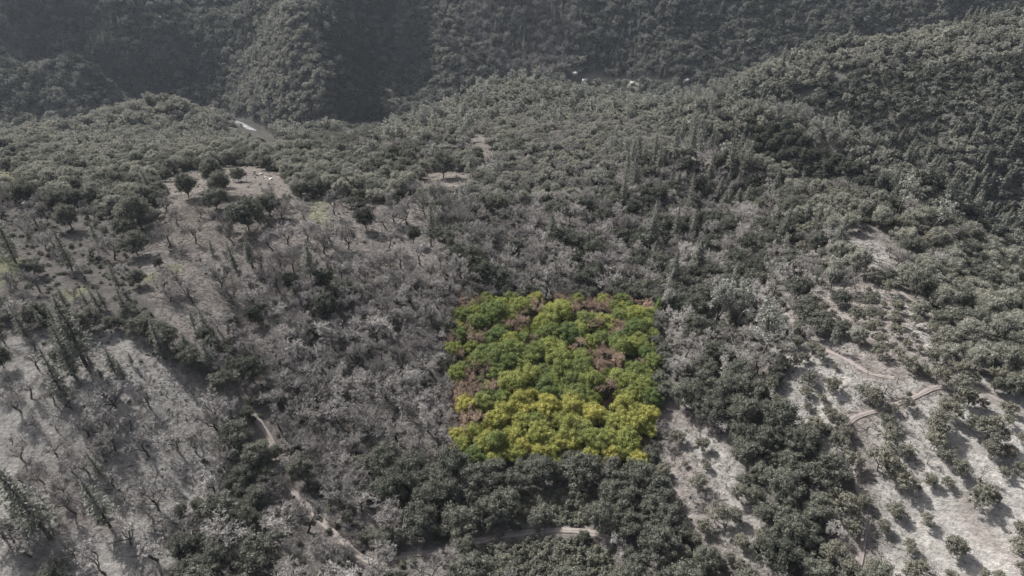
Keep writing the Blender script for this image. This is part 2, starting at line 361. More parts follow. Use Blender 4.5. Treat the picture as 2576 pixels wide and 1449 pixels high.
def track(name, pix, width, label):
    g = ground_at(*np.array(pix, float).T)[:, :2]
    c = catmull(g, .9); TRACKS.append((c, width))
    t = np.gradient(c, axis=0); t /= np.linalg.norm(t, axis=1)[:, None] + 1e-9; nrm = np.stack([-t[:, 1], t[:, 0]], -1)
    off = np.array([-.5, -.42, -.3, -.18, -.05, .05, .18, .3, .42, .5]); dz = np.array([-.16, .04, .03, .03, .09, .09, .03, .03, .04, -.16]); rut = np.array([.3, .1, -.15, -.1, .2, .2, -.1, -.15, .1, .3])
    wob = 1 + .7 * (fbm(c[:, 0] / 3, c[:, 1] / 3, 61, 2) - .5)
    vx = c[:, None] + nrm[:, None] * (off[None, :, None] * width * wob[:, None, None])
    z = height(vx[..., 0], vx[..., 1]) + dz[None] + .13
    v = np.concatenate([vx, z[..., None]], -1); K = len(off); ii = np.arange(len(c) * K).reshape(len(c), K)
    q = np.stack([ii[:-1, :-1], ii[:-1, 1:], ii[1:, 1:], ii[1:, :-1]], -1)
    me = make_mesh(name, v, q, None, [M['soil']], smooth=True)
    a = me.attributes.new('rut', 'FLOAT', 'POINT'); a.data.foreach_set('value', np.tile(rut, len(c)).astype(np.float32))
    o = link(name, me, kind='structure', label=label); return o
for tp_, w_, lb_ in zip(TRACK_PIX, (1.5, 1.0, 1.2, 1.0), ('pale dirt track winding through the oaks below the green wood', 'rutted dirt track along the upper edge of the pale slope', 'faint wheel track curving down the pale slope of young oaks', 'narrow track along the crest above the wooded slope')):
    track('dirt_track', tp_, w_, lb_)

# ------------------------------------------------------------------ river
m, n, l = new_mat('river_water'); M['water'] = m
out = n.new('ShaderNodeOutputMaterial'); pb = n.new('ShaderNodeBsdfPrincipled'); tc = n.new('ShaderNodeTexCoord')
ns = n.new('ShaderNodeTexNoise'); ns.inputs['Scale'].default_value = .3; ns.inputs['Detail'].default_value = 6; ns.inputs['Roughness'].default_value = .7
l.new(tc.outputs['Object'], ns.inputs['Vector'])
cr = n.new('ShaderNodeMapRange'); cr.inputs['From Min'].default_value = .42; cr.inputs['From Max'].default_value = .60; l.new(ns.outputs['Fac'], cr.inputs['Value'])
mx = n.new('ShaderNodeMix'); mx.data_type = 'RGBA'; mx.inputs['A'].default_value = (.06, .065, .07, 1); mx.inputs['B'].default_value = (.19, .195, .20, 1)
l.new(cr.outputs['Result'], mx.inputs['Factor']); l.new(mx.outputs['Result'], pb.inputs['Base Color']); pb.inputs['Roughness'].default_value = .7; pb.inputs['Specular IOR Level'].default_value = .03
bp = n.new('ShaderNodeBump'); bp.inputs['Strength'].default_value = .6; bp.inputs['Distance'].default_value = .6; l.new(ns.outputs['Fac'], bp.inputs['Height']); l.new(bp.outputs[0], pb.inputs['Normal'])
l.new(pb.outputs[0], out.inputs['Surface'])
c = catmull(RV, 4.0); t = np.gradient(c[:, :2], axis=0); t /= np.linalg.norm(t, axis=1)[:, None]; nrm = np.stack([-t[:, 1], t[:, 0]], -1)
off = np.linspace(-3.4, 3.4, 9); wob = 1 + 1.0 * (fbm(c[:, 0] / 25, c[:, 1] / 25, 71, 2) - .5)
vx = c[:, None, :2] + nrm[:, None] * (off[None, :, None] * wob[:, None, None])
v = np.concatenate([vx, np.repeat(c[:, None, 2:] + ZC - 1.0, 9, 1)], -1); ii = np.arange(len(c) * 9).reshape(-1, 9)
link('river', make_mesh('river', v, np.stack([ii[:-1, :-1], ii[:-1, 1:], ii[1:, 1:], ii[1:, :-1]], -1), None, [M['water']], True), kind='structure')
print('terrain', round(time.time() - T0, 1))

# ------------------------------------------------------------------ tree shapes (unit: metres, base at the origin)
def unit(v): return v / (np.linalg.norm(v, axis=-1, keepdims=True) + 1e-9)
def leaf_quads(P, N, size, r, aspect=.75):
    """one four-sided leaf spray at each P, facing roughly N"""
    k = len(P); t = unit(np.cross(N, r.normal(size=(k, 3)))); b = np.cross(N, t)
    s = (size * r.uniform(.6, 1.35, k))[:, None]; bend = N * s * r.uniform(-.35, .1, k)[:, None]
    v = np.stack([P - t * s + bend, P - b * s * aspect * r.uniform(.5, 1.1, (k, 1)), P + t * s + bend * .5, P + b * s * aspect * r.uniform(.5, 1.1, (k, 1))], 1)
    return v.reshape(-1, 3), np.arange(k * 4).reshape(k, 4)
def tube(P, rad, sides=5):
    P = np.asarray(P, float); k = len(P); t = unit(np.gradient(P, axis=0))
    ref = np.where(np.abs(t[:, 2:3]) < .9, [[0, 0, 1.0]], [[1.0, 0, 0]]); a = unit(np.cross(t, ref)); b = np.cross(t, a)
    an = np.linspace(0, 2 * np.pi, sides, endpoint=False)
    v = P[:, None] + (a[:, None] * np.cos(an)[None, :, None] + b[:, None] * np.sin(an)[None, :, None]) * np.asarray(rad)[:, None, None]
    ii = np.arange(k * sides).reshape(k, sides); nx = np.roll(ii, -1, 1)
    return v.reshape(-1, 3), np.stack([ii[:-1], nx[:-1], nx[1:], ii[1:]], -1).reshape(-1, 4)
class Geo:
    def __init__(s): s.v = []; s.q = []; s.n = 0
    def add(s, v, q): s.v.append(np.asarray(v)); s.q.append(np.asarray(q) + s.n); s.n += len(v)
    def mesh(s, name, mat): return make_mesh(name, np.concatenate(s.v), np.concatenate(s.q), None, [mat])
    def arr(s): return np.concatenate(s.v), np.concatenate(s.q)
def crooked(r, a, b, k=5, w=.12):
    a = np.asarray(a, float); b = np.asarray(b, float); t = np.linspace(0, 1, k)[:, None]
    L = np.linalg.norm(b - a); p = a + (b - a) * t; p[1:-1] += r.normal(size=(k - 2, 3)) * w * L; return p

def _ball():
    an = np.arange(6) * np.pi / 3; v = [(0, 0, -1)]
    for z, rr, o in ((-.55, .83, 0), (.35, .94, .5)):
        v += [(rr * math.cos(a + o), rr * math.sin(a + o), z) for a in an]
    v.append((0, 0, 1)); q = []
    for i in range(6):
        j = (i + 1) % 6; q.append((1 + i, 1 + j, 7 + j, 7 + i))
    for i in (0, 2, 4): q += [(0, 1 + (i + 2) % 6, 1 + i + 1, 1 + i), (13, 7 + i, 7 + i + 1, 7 + (i + 2) % 6)]
    return np.array(v, float), np.array(q)
ICO_V, ICO_Q = _ball()
def oak_shape(seed, Rc=4.0, H=7.5, clumps=44, leaves=130, leaf=.165, low=.24, open_=0.0, trunks=1, round_=1.0):
    """crown of many leaf clumps set over a dome, on a short forked trunk"""
    r = np.random.default_rng(seed); tr, cr = Geo(), Geo()
    zc = H * (low + (1 - low) * .42); hz = H - zc
    cent = []; tries = 0
    while len(cent) < clumps and tries < 4000:
        tries += 1
        d = unit(r.normal(size=3)); d[2] = d[2] if d[2] > -.55 else -d[2]
        k = r.uniform(.45, .90) if len(cent) % 4 else r.uniform(.1, .5)
        p = np.array([d[0] * Rc * k, d[1] * Rc * k, d[2] * hz * k * (1 if d[2] > 0 else .75)])
        rad = Rc * r.uniform(.17, .32)
        if all(np.linalg.norm(p - q[0]) > .62 * (rad + q[1]) * (.8 + open_) for q in cent): cent.append((p, rad))
    asym = r.uniform(.82, 1.18, 2)
    for p, rad in cent:
        p = p * [asym[0], asym[1], 1] + [0, 0, zc]
        k = int(leaves * (rad / (Rc * .25)) ** 2)
        d = unit(r.normal(size=(k, 3)) + unit(p - [0, 0, zc - hz * .3]) * .75)
        P = p + d * (rad * r.uniform(.55, 1.28, k))[:, None] * [1, 1, .85 * round_]
        N = unit(d + r.normal(size=(k, 3)) * .75)
        cr.add(*leaf_quads(P, N, leaf, r))
        cv = ICO_V * rad * .60 * r.uniform(.8, 1.15, (len(ICO_V), 1)) * [1, 1, .85 * round_] + p
        cr.add(cv, ICO_Q)
    nt = trunks
    for j in range(nt):
        a = 2 * np.pi * j / nt + r.uniform(0, 6); sp = 0 if nt == 1 else Rc * .12
        base = np.array([math.cos(a) * sp * .4, math.sin(a) * sp * .4, -.6]); fork = np.array([math.cos(a) * sp * 2, math.sin(a) * sp * 2, H * low * r.uniform(.7, 1.0)])
        tr.add(*tube(crooked(r, base, fork, 4, .05), np.linspace(H * .032, H * .022, 4) / math.sqrt(nt), 6))
        sel = [cent[i] for i in range(j, len(cent), nt)]
        for p, rad in sel[::2]:
            p = p * [asym[0], asym[1], 1] + [0, 0, zc]
            tr.add(*tube(crooked(r, fork, p, 4, .07), np.linspace(H * .014, H * .004, 4), 4))
    return tr, cr

def ribbon(P, w, r):
    P = np.asarray(P); t = unit(np.gradient(P, axis=0)); s = unit(np.cross(t, r.normal(size=3))) * np.asarray(w)[:, None]
    v = np.stack([P - s, P + s], 1).reshape(-1, 3); k = len(P); i = np.arange(k - 1) * 2
    return v, np.stack([i, i + 1, i + 3, i + 2], -1)
def bare_shape(seed, H=9.0, spread=.85, limbs=4, twig=.028, fine=1.0, trunk_h=.22, droop=0.0):
    """leafless tree: forked trunk, crooked limbs, branches and a haze of twigs"""
    r = np.random.default_rng(seed); tr, cr = Geo(), Geo()
    th = H * trunk_h * r.uniform(.8, 1.3); lean = r.normal(size=2) * H * .05
    fork = np.array([lean[0], lean[1], th])
    tr.add(*tube(crooked(r, (0, 0, -.6), fork, 4, .05), np.linspace(H * .034, H * .026, 4), 6))
    def grow(base, d, L, rad, lev):
        k = 4 if lev < 3 else 3; d = unit(d); pts_ = [base]; dd_ = d.copy()
        for i in range(k):
            dd_ = unit(dd_ + r.normal(size=3) * (.20 + .05 * lev) + [0, 0, .10 - droop]); pts_.append(pts_[-1] + dd_ * L / k)
        P = np.array(pts_)
        if lev <= 2: tr.add(*tube(P, np.linspace(rad, rad * .55, len(P)), 5 - lev))
        else: cr.add(*ribbon(P, np.linspace(max(rad, twig), twig * .5, len(P)), r))
        if lev >= 4: return
        nb = [4, 5, 6, int(5 * fine)][lev]
        for j in range(nb):
            t = r.uniform(.3, 1.0) if j else 1.0; f = t * k; i0 = min(int(f), k - 1); p = P[i0] + (P[i0 + 1] - P[i0]) * (f - i0)
            a = unit(r.normal(size=3)); side = unit(a - a.dot(dd_) * dd_); sp = r.uniform(.45, 1.0)
            grow(p, dd_ * (1 - .4 * sp) + side * sp * spread, L * r.uniform(.48, .72), rad * .52, lev + 1)
    a0 = r.uniform(0, 6.28)
    for i in range(limbs):
        a = a0 + i * 2 * np.pi / limbs + r.normal() * .35; el = r.uniform(.55, 1.2)
        grow(fork, np.array([math.cos(a) * math.cos(el), math.sin(a) * math.cos(el), math.sin(el)]) * 1.0, (H - th) * r.uniform(.42, .58), H * .0165, 0)
    return tr, cr

def pine_shape(seed, H=18.0, Rb=2.7, bare=.22, whorls=26, tufts=11, leaf=.27, taper=.9, top=.06, up=.1):
    """conifer: straight stem, whorls of boughs carrying sprays of needles"""
    r = np.random.default_rng(seed); tr, cr = Geo(), Geo()
    ax = crooked(r, (0, 0, -.8), (0, 0, H), 7, .006)
    tr.add(*tube(ax, np.linspace(H * .017, H * .003, 7), 6))
    for w in range(whorls):
        t = bare + (1 - bare) * (w + r.uniform(-.3, .3)) / whorls
        if t > .99: continue
        z = H * t; f = (t - bare) / (1 - bare)
        Lmax = Rb * (top + (1 - top) * (1 - f) ** taper) * min(1, .55 + f * 4)
        nb = r.integers(4, 7); a0 = r.uniform(0, 6.28)
        for j in range(nb):
            a = a0 + j * 6.283 / nb + r.normal() * .25; L = Lmax * r.uniform(.6, 1.15)
            tip = np.array([math.cos(a) * L, math.sin(a) * L, z + L * (up - .28 * (1 - f) + r.normal() * .1)])
            P = crooked(r, (0, 0, z), tip, 4, .04)
            tr.add(*tube(P, np.linspace(.07, .02, 4) * H / 18, 3))
            k = max(3, int(tufts * (L / Rb) ** .7 * 2.2)); s = r.uniform(.25, 1.08, k); q = np.array([np.interp(s, np.linspace(0, 1, 4), P[:, c]) for c in range(3)]).T
            q += r.normal(size=q.shape) * L * .10 * [1, 1, .6]
            N = unit(r.normal(size=(k, 3)) * .6 + [0, 0, .75] + unit(tip) * [.5, .5, 0])
            cr.add(*leaf_quads(q, N, leaf * (.75 + .4 * (1 - f)), r, .6))
    k = 14; q = np.stack([r.normal(size=k) * .12, r.normal(size=k) * .12, H * r.uniform(.95, 1.005, k)], -1)
    cr.add(*leaf_quads(q, unit(r.normal(size=(k, 3)) + [0, 0, .4]), leaf * .6, r))
    return tr, cr
def grey_pine_shape(seed, H=15.0, leaf=.30):
    """open pine with a forked stem and rounded heads of needles"""
    r = np.random.default_rng(seed); tr, cr = Geo(), Geo(); nf = r.integers(2, 4)
    fork = np.array([r.normal() * .4, r.normal() * .4, H * .4]); tr.add(*tube(crooked(r, (0, 0, -.8), fork, 5, .03), np.linspace(H * .018, H * .013, 5), 6))
    for i in range(nf):
        a = r.uniform(0, 6.28); tip = np.array([math.cos(a) * H * .12, math.sin(a) * H * .12, H * r.uniform(.82, 1)])
        S = crooked(r, fork, tip, 5, .04); tr.add(*tube(S, np.linspace(H * .011, H * .003, 5), 5))
        for j in range(13):
            t = r.uniform(.08, 1.0); b = np.array([np.interp(t, np.linspace(0, 1, 5), S[:, c]) for c in range(3)]); L = H * r.uniform(.07, .17) * (1.15 - .6 * t)
            d = unit(r.normal(size=3) * [1, 1, .35] + [0, 0, .45]); e = b + d * L; tr.add(*tube(crooked(r, b, e, 3, .06), [.05, .035, .02], 3))
            k = 30; dv = unit(r.normal(size=(k, 3)) + [0, 0, .35]); rad = H * r.uniform(.04, .075)
            cr.add(*leaf_quads(e + dv * rad * r.uniform(.5, 1.1, (k, 1)), unit(dv + r.normal(size=(k, 3)) * .6), leaf, r, .55))
    return tr, cr
def bush_shape(seed, Rc=1.3, H=1.5, clumps=14, leaves=34, leaf=.15):
    r = np.random.default_rng(seed); tr, cr = Geo(), Geo()
    for i in range(clumps):
        d = unit(r.normal(size=3)); d[2] = abs(d[2]); p = d * [Rc * .7, Rc * .7, H * .6] * r.uniform(.4, 1); rad = Rc * r.uniform(.22, .4)
        k = leaves; e = unit(r.normal(size=(k, 3)) + [0, 0, .5]); cr.add(*leaf_quads(p + [0, 0, H * .12] + e * rad * r.uniform(.7, 1.1, (k, 1)), unit(e + r.normal(size=(k, 3)) * .55), leaf, r))
        tr.add(*tube(crooked(r, (0, 0, -.2), p + [0, 0, H * .12], 3, .06), [.05, .04, .02], 3))
    return tr, cr

def simplify(shape, keep, grow, seed):
    """the same crown seen from far off: fewer, larger sprays"""
    tr, cr = shape; v, q = cr.arr(); r = np.random.default_rng(seed); nq = len(q); sel = np.sort(r.choice(nq, max(20, int(nq * keep)), False))
    vv_ = v[q[sel]]; c = vv_.mean(1, keepdims=True); vv_ = c + (vv_ - c) * grow
    g = Geo(); g.add(vv_.reshape(-1, 3), np.arange(len(sel) * 4).reshape(-1, 4)); return tr, g

KINDS = {}          # kind -> list of variants: dict(trunk=mesh, crown=mesh, H, R)
PROTO = {}          # kind -> collection of one-mesh variants for the forest masses
def add_kind(kind, shapes, leafm, barkm, H, Rr):
    vs = []; pc = bpy.data.collections.new('forms_' + kind)
    for i, sh in enumerate(shapes):
        tr, cr = sh
        vs.append(dict(trunk=tr.mesh(kind + '_trunk', barkm), crown=cr.mesh(kind + '_crown', leafm), H=H, R=Rr))
        v1, q1 = cr.arr(); v2, q2 = tr.arr()
        me = make_mesh(kind + '_form', np.concatenate([v1, v2]), np.concatenate([q1, q2 + len(v1)]), None, [leafm, barkm])
        me.polygons.foreach_set('material_index', np.concatenate([np.zeros(len(q1)), np.ones(len(q2))]).astype(np.int32))
        pc.objects.link(bpy.data.objects.new('%s_form_%02d' % (kind, i), me))
    KINDS[kind] = vs; PROTO[kind] = pc
oaks = [oak_shape(100 + i, clumps=42 + 4 * i, round_=[1, .9, 1.1, .85, 1][i], H=[7.2, 6.6, 8.2, 6.8, 7.5][i]) for i in range(5)]
add_kind('oak', oaks, M['oak'], M['bark'], 7.3, 4.0)
add_kind('darkoak', oaks[:3], M['darkoak'], M['bark'], 7.3, 4.0)
add_kind('sunlitoak', oaks[1:4], M['sunlitoak'], M['bark'], 7.3, 4.0)
add_kind('greenoak', [oak_shape(140 + i, clumps=44 + 4 * i, leaves=135, leaf=.17, H=7.5) for i in range(5)], M['green'], M['bark'], 7.5, 4.0)
add_kind('limeoak', [oak_shape(150 + i, clumps=44 + 4 * i, leaves=135, leaf=.17, H=7.0) for i in range(5)], M['lime'], M['bark'], 7.2, 4.0)
add_kind('young', [oak_shape(160 + i, Rc=2.0, H=3.9, clumps=22 + 3 * i, leaves=70, leaf=.115, low=.36, open_=.10, trunks=[2, 3, 1, 3, 2, 4][i]) for i in range(6)], M['young'], M['bark'], 3.9, 2.0)
bares = [bare_shape(200 + i, limbs=[4, 5, 3, 4, 5, 3, 4][i], spread=[.8, .95, .7, 1.0, .85, .9, .75][i], trunk_h=[.2, .25, .34, .18, .22, .3, .15][i]) for i in range(7)]
add_kind('bare', bares, M['twig'], M['bark'], 9.0, 4.2)
add_kind('brownbare', bares[:4], M['browntwig'], M['bark'], 9.0, 4.2)
pines = [pine_shape(300 + i, bare=[.14, .3, .22, .1][i], Rb=[3.0, 2.6, 2.8, 2.3][i]) for i in range(4)]
add_kind('pine', pines, M['pine'], M['bark'], 18.0, 2.7)
add_kind('greenpine', pines[1:2], M['greenpine'], M['bark'], 18.0, 2.7)
add_kind('greypine', [grey_pine_shape(340 + i) for i in range(4)], M['greypine'], M['bark'], 15.0, 3.4)
bushes = [bush_shape(360 + i) for i in range(5)]
add_kind('bush', bushes, M['shrub'], M['bark'], 1.6, 1.3)
def tuft_shape(seed):
    r = np.random.default_rng(seed); tr, cr = Geo(), Geo(); k = 16
    P0 = r.normal(size=(k, 3)) * [.16, .16, 0]; N = unit(r.normal(size=(k, 3)) + [0, 0, .25]); cr.add(*leaf_quads(P0 + [0, 0, .12], N, .17, r, .35))
    tr.add(*tube(np.array([(0, 0, -.1), (0, 0, .02), (.01, 0, .1)]), [.03, .02, .01], 3)); return tr, cr
def stick_shape(seed):
    r = np.random.default_rng(seed); tr, cr = Geo(), Geo(); a = crooked(r, (-1, 0, .05), (1, r.normal() * .2, .08), 5, .04); tr.add(*tube(a, np.linspace(.07, .025, 5), 5))
    for j in range(4): b = a[r.integers(1, 5)]; cr.add(*tube(crooked(r, b, b + r.normal(size=3) * [.5, .5, .12] + [.2, 0, .12], 3, .06), [.03, .02, .012], 3))
    return tr, cr
add_kind('tuft', [tuft_shape(370 + i) for i in range(4)], M['straw'], M['straw'], .3, .3)
add_kind('stick', [stick_shape(380 + i) for i in range(4)], M['bark'], M['bark'], .3, 1.0)
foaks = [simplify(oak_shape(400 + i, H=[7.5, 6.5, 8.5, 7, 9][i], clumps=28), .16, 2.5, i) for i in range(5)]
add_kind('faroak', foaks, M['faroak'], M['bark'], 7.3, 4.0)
add_kind('fardark', foaks[:4], M['darkoak'], M['bark'], 7.3, 4.0)  # darker leaf copy, also used to paint shaded far slopes
add_kind('farsunlit', foaks[1:], M['sunlitoak'], M['bark'], 7.3, 4.0)  # paler leaf copy that paints sunlit far crests
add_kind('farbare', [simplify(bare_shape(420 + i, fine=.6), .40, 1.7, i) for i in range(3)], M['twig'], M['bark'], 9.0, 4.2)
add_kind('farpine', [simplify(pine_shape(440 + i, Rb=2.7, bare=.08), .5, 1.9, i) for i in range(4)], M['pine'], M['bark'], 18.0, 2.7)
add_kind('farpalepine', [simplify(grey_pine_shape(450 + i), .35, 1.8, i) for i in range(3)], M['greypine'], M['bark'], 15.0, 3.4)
tri = sum(len(o.data.polygons) * 2 for p in PROTO.values() for o in p.objects)
print('forms', round(time.time() - T0, 1), 'triangles', tri)

# ------------------------------------------------------------------ where the trees stand
TREES = []           # dict(kind, var, p, s (uniform), sz, rot, R, listed)
CELL = 6.0; HASH = {}
def crowd(x, y, Rr, pack):
    cx_, cy_ = int(x // CELL), int(y // CELL)
    for i in range(cx_ - 2, cx_ + 3):
        for j in range(cy_ - 2, cy_ + 3):
            for (a, b, r2) in HASH.get((i, j), ()):
                if (a - x) ** 2 + (b - y) ** 2 < (pack * (Rr + r2)) ** 2: return True
    return False
def plant(kind, x, y, z, Rr, Hh=None, listed=False, var=None, tilt=None):
    vs = KINDS[kind]; k = random.randrange(len(vs)) if var is None else var % len(vs); v = vs[k]
    s = Rr / v['R']; sz = (Hh / v['H']) if Hh else s * random.uniform(.88, 1.15)
    if Hh: s = Rr / v['R']
    tl = tilt or (random.gauss(0, .035), random.gauss(0, .035))
    TREES.append(dict(kind=kind, var=k, p=(x, y, z - .12), s=s, sz=sz, rot=(tl[0], tl[1], random.uniform(0, 6.283)), R=Rr, H=sz * v['H'], listed=listed))
    HASH.setdefault((int(x // CELL), int(y // CELL)), []).append((x, y, Rr))
ZOOM = {1: (0, 721), 2: (0, 1071.6), 4: (1341.6, 1071.6), 5: (1905, 1071.6), 6: (1905, 721), 'L': (0, 360.6), 'M': (628.9, 360.6), 'R': (1905, 360.6), 'C': (1257.8, 360.6)}
def picks(zoom, flat, n):
    o = ZOOM[zoom]; f = np.array(flat, float).reshape(-1, n)
    return np.stack([o[0] + f[:, 0] * .2604, o[1] + f[:, 1] * .2604], -1), f[:, 2:]
def place(kind, zoom, flat, mode, wide=1.0):
    n = 4 if mode == 'top' else 3
    uv, rest = picks(zoom, flat, n); g = ground_at(uv[:, 0], uv[:, 1])
    for i, (x, y, z) in enumerate(g):
        u0, v0, dep = project((x, y, z)); u1, v1, _ = project((x, y, z + 1.0)); per = math.hypot(u1 - u0, v1 - v0)
        if mode == 'w':                        # crown width measured in the picture
            Rr = rest[i, 0] * .2604 * dep / F_PX / 2 * 1.12; plant(kind, x, y, z, Rr, Rr * random.uniform(1.75, 2.15), True)
        elif mode == 'h':                      # height measured along the trunk
            Hh = rest[i, 0] * .2604 / per * 1.1; plant(kind, x, y, z, Hh * random.uniform(.40, .52), Hh, True)
        else:
            tu, tv = ZOOM[zoom][0] + rest[i, 0] * .2604, ZOOM[zoom][1] + rest[i, 1] * .2604
            Hh = min(math.hypot(tu - u0, tv - v0) / per * 1.03, 30); plant(kind, x, y, z, Hh * random.uniform(.155, .205) * wide, Hh, True)
place('young', 5, [495,120,150,665,60,100,750,215,190,850,120,120,1245,170,190,1400,300,140,1180,430,270,1290,495,200,1380,640,220,840,570,130,880,400,200,690,740,150,995,760,140,840,880,260,
 890,1040,190,1310,860,160,1190,1010,130,1620,960,130,1640,560,130,1820,580,110,1690,220,190,1690,90,190,1800,330,160,1920,470,180,2210,140,260,2240,300,190,2390,300,150,2500,460,130,2370,490,120,2550,160,120,
 2090,780,210,2180,710,180,2270,730,110,1460,1230,150,1880,1240,210,1560,1420,160,2500,1040,150,2480,1230,170,2540,1400,120,1140,1470,220,1430,1470,200,1850,1470,110,2170,1470,110,2310,1470,110,700,1300,240,830,1440,200], 'w')
place('young', 6, [340,490,140,500,620,100,190,620,80,360,590,120,590,700,130,430,730,110,350,780,110,110,780,150,230,760,110,740,800,60,490,950,140,690,1010,150,460,1050,110,620,1110,80,475,1180,80,650,1230,100,
 700,1280,120,170,1150,130,130,1000,130,1000,1060,150,1110,1150,190,1280,1220,110,1420,1170,130,1720,940,190,1920,1110,240,1820,1260,210,2020,1170,170,2170,1170,110,2360,1190,90,2430,1220,120,2050,1380,180,2400,1340,120,
 1210,1350,160,1700,1400,220,800,1340,130,830,1430,110,650,1420,110,540,1400,160,1310,380,130,1510,380,110,1040,200,150,1240,60,140,1420,580,90,1700,600,130], 'w')
place('young', 4, [1380,150,140,1460,390,60,1620,230,130,1650,400,100,1590,590,160,1390,780,80,1240,470,150,1970,700,160,1760,920,200,1930,920,150,1420,930,110,1630,1010,150,1545,1135,140,1990,1170,150,1890,1300,110,2180,1080,100,
 1430,1290,170,1800,1400,150,2000,1420,150], 'w')
place('young', 'R', [1275,1090,90,1680,1130,120,1110,1340,150,400,1110,150,1570,1240,130,1640,1040,170,1400,1150,130], 'w')
place('bare', 4, [1300,220,90,1760,750,110,1540,730,90], 'h'); place('bare', 5, [530,690,90,2160,540,150,1640,360,90], 'h'); place('bare', 6, [1230,1030,130,1370,1380,80], 'h')
place('bare', 2, [465,905,250,410,920,210,310,1000,260,745,845,230,850,460,220,1110,240,200,1440,290,240,1715,240,240,1890,260,210,2240,340,180,2170,420,170,2075,690,200,1530,820,260,1470,880,160,1270,1150,200,1780,1020,220,
 1690,1070,150,1850,1050,150,1020,1430,300,1525,1280,230,1100,590,150,600,670,200,990,130,170,150,1160,260,40,1100,260,300,1250,220,1000,300,180,700,440,200,420,560,200], 'h')
place('bare', 1, [200,1215,260,910,1130,150,1110,1200,280,1450,1190,220,520,1150,180,360,800,190,2260,490,200,2120,440,180,2250,170,220,1870,150,210,2360,600,170,2080,1240,200,2230,1230,140,1270,1390,170,850,1440,220,1100,1390,170,
 2340,920,150,2130,740,170,1650,140,150,230,200,180,130,1000,200,300,1080,200,700,1180,200], 'h')
place('bare', 'L', [1620,660,160,1640,990,210,1890,960,180,1710,800,160,1940,720,110,2250,950,200,2150,820,160,350,780,190,470,760,190,1780,1420,190,1590,1430,220,390,1440,220,200,1430,220,1110,1120,240,2120,1420,260,880,1100,170,
 440,1030,180,540,1010,180,1040,740,120,850,660,110,100,1400,180], 'h')
place('bare', 'M', [205,540,150,125,650,160,390,600,120,320,740,200,530,740,180,805,690,200,360,970,200,540,950,180,720,1060,240,795,980,230,945,1015,220,425,1130,140,265,1400,250,1790,600,240,1720,320,110,1525,790,240,1395,770,210,
 1310,830,190,2105,730,210,1945,690,180,1240,1220,170,1350,1240,170,1450,1210,200,1110,1400,190,1770,1290,150,2300,550,140,2220,580,130,230,1030,200,100,1260,200,1190,680,110,1000,700,130], 'h')
place('bare', 'R', [1070,1130,170,300,1400,220,830,1440,220], 'h'); place('bare', 'C', [1240,110,110,1390,450,150,1640,800,180,1800,1240,250,1400,1400,180], 'h')
place('pine', 1, [840,770,470,200,600,580,460,330,720,870,380,480,1600,700,1450,320,650,210,560,0,860,210,760,20,1030,220,900,30,960,210,830,10,1230,310,1070,20,1110,830,1000,610,1200,890,1130,700,1280,760,1220,640,900,800,850,620,
 1000,900,970,780,1100,1070,1000,930,640,1100,400,640,440,430,280,250,2050,800,1900,560,1830,660,1760,450,2000,420,1900,200,1880,410,1780,240,260,480,100,170,620,480,500,180], 'top')
place('pine', 2, [1010,520,850,250,490,1090,20,430,230,960,50,760,1075,995,800,560], 'top')
place('pine', 'L', [150,1150,60,640,700,1230,580,810,1480,510,1370,250,1410,510,1330,300,1640,520,1590,390,1080,560,1020,330,1150,1400,1010,1170,940,970,870,750,2280,1220,2190,950,2450,1200,2380,920,2060,1080,1990,940,60,460,0,300], 'top')
place('pine', 'M', [600,1360,510,960,1750,990,1720,600,30,1220,0,950,760,1260,740,1130,890,1230,880,1140,800,1270,790,1150], 'top')
place('pine', 'C', [1270,410,1300,100,1480,950,1490,570,1430,1050,1440,700,1690,990,1740,640,1900,1280,1930,950,500,980,490,680,1850,870,1860,640,2180,690,2190,400,2280,650,2290,430,1980,540,1990,370,1700,500,1720,270,2020,350,2040,130,2200,420,2180,250,
 2300,420,2290,260,1650,1440,1670,1040,1480,1160,1490,950,1860,1180,1880,920,1960,1130,1970,960,2560,620,2510,420,1250,1440,1250,1290,800,540,790,400,1840,480,1850,300,2100,560,2110,330,2380,600,2390,400,2130,700,2140,450,1640,460,1650,280], 'top', 1.35)
place('pine', 'R', [750,1030,800,680,560,820,620,560,460,800,520,570,620,830,660,600], 'top')
place('greypine', 'R', [690,1440,720,1050,240,1080,270,880,560,1150,600,990,530,1380,560,1170,1440,1250,1510,1060,60,1250,110,1090], 'top'); place('greypine', 6, [720,610,740,400], 'top'); place('greypine', 'M', [420,310,400,140], 'top')
place('greenpine', 'C', [1500,1690,1510,1480], 'top')
place('oak', 'L', [1830,530,200,2080,420,230,2150,500,200,2100,640,250,2310,370,130,2400,650,150,1360,800,270,1240,900,200,1330,1080,230,1350,1370,150,190,340,120,700,830,220,280,600,260,930,620,200,2400,840,300,770,350,220,1100,520,180], 'w')
place('darkoak', 'L', [1540,1190,100], 'w')
place('oak', 'M', [500,520,160,650,510,190,420,400,160,1290,440,130,1520,480,140,1870,330,230,2190,200,150,1200,350,220], 'w')
place('darkoak', 'M', [1000,500,130,1090,550,120,1040,680,180,1120,830,190,1580,960,140,420,1420,170,720,1390,200], 'w')
place('darkoak', 1, [2500,360,200,2450,920,260,2300,1410,190], 'w'); place('oak', 2, [2330,220,300,2380,560,240,2500,760,240,2380,960,220,1800,1260,260], 'w')
NLIST = len(TREES)

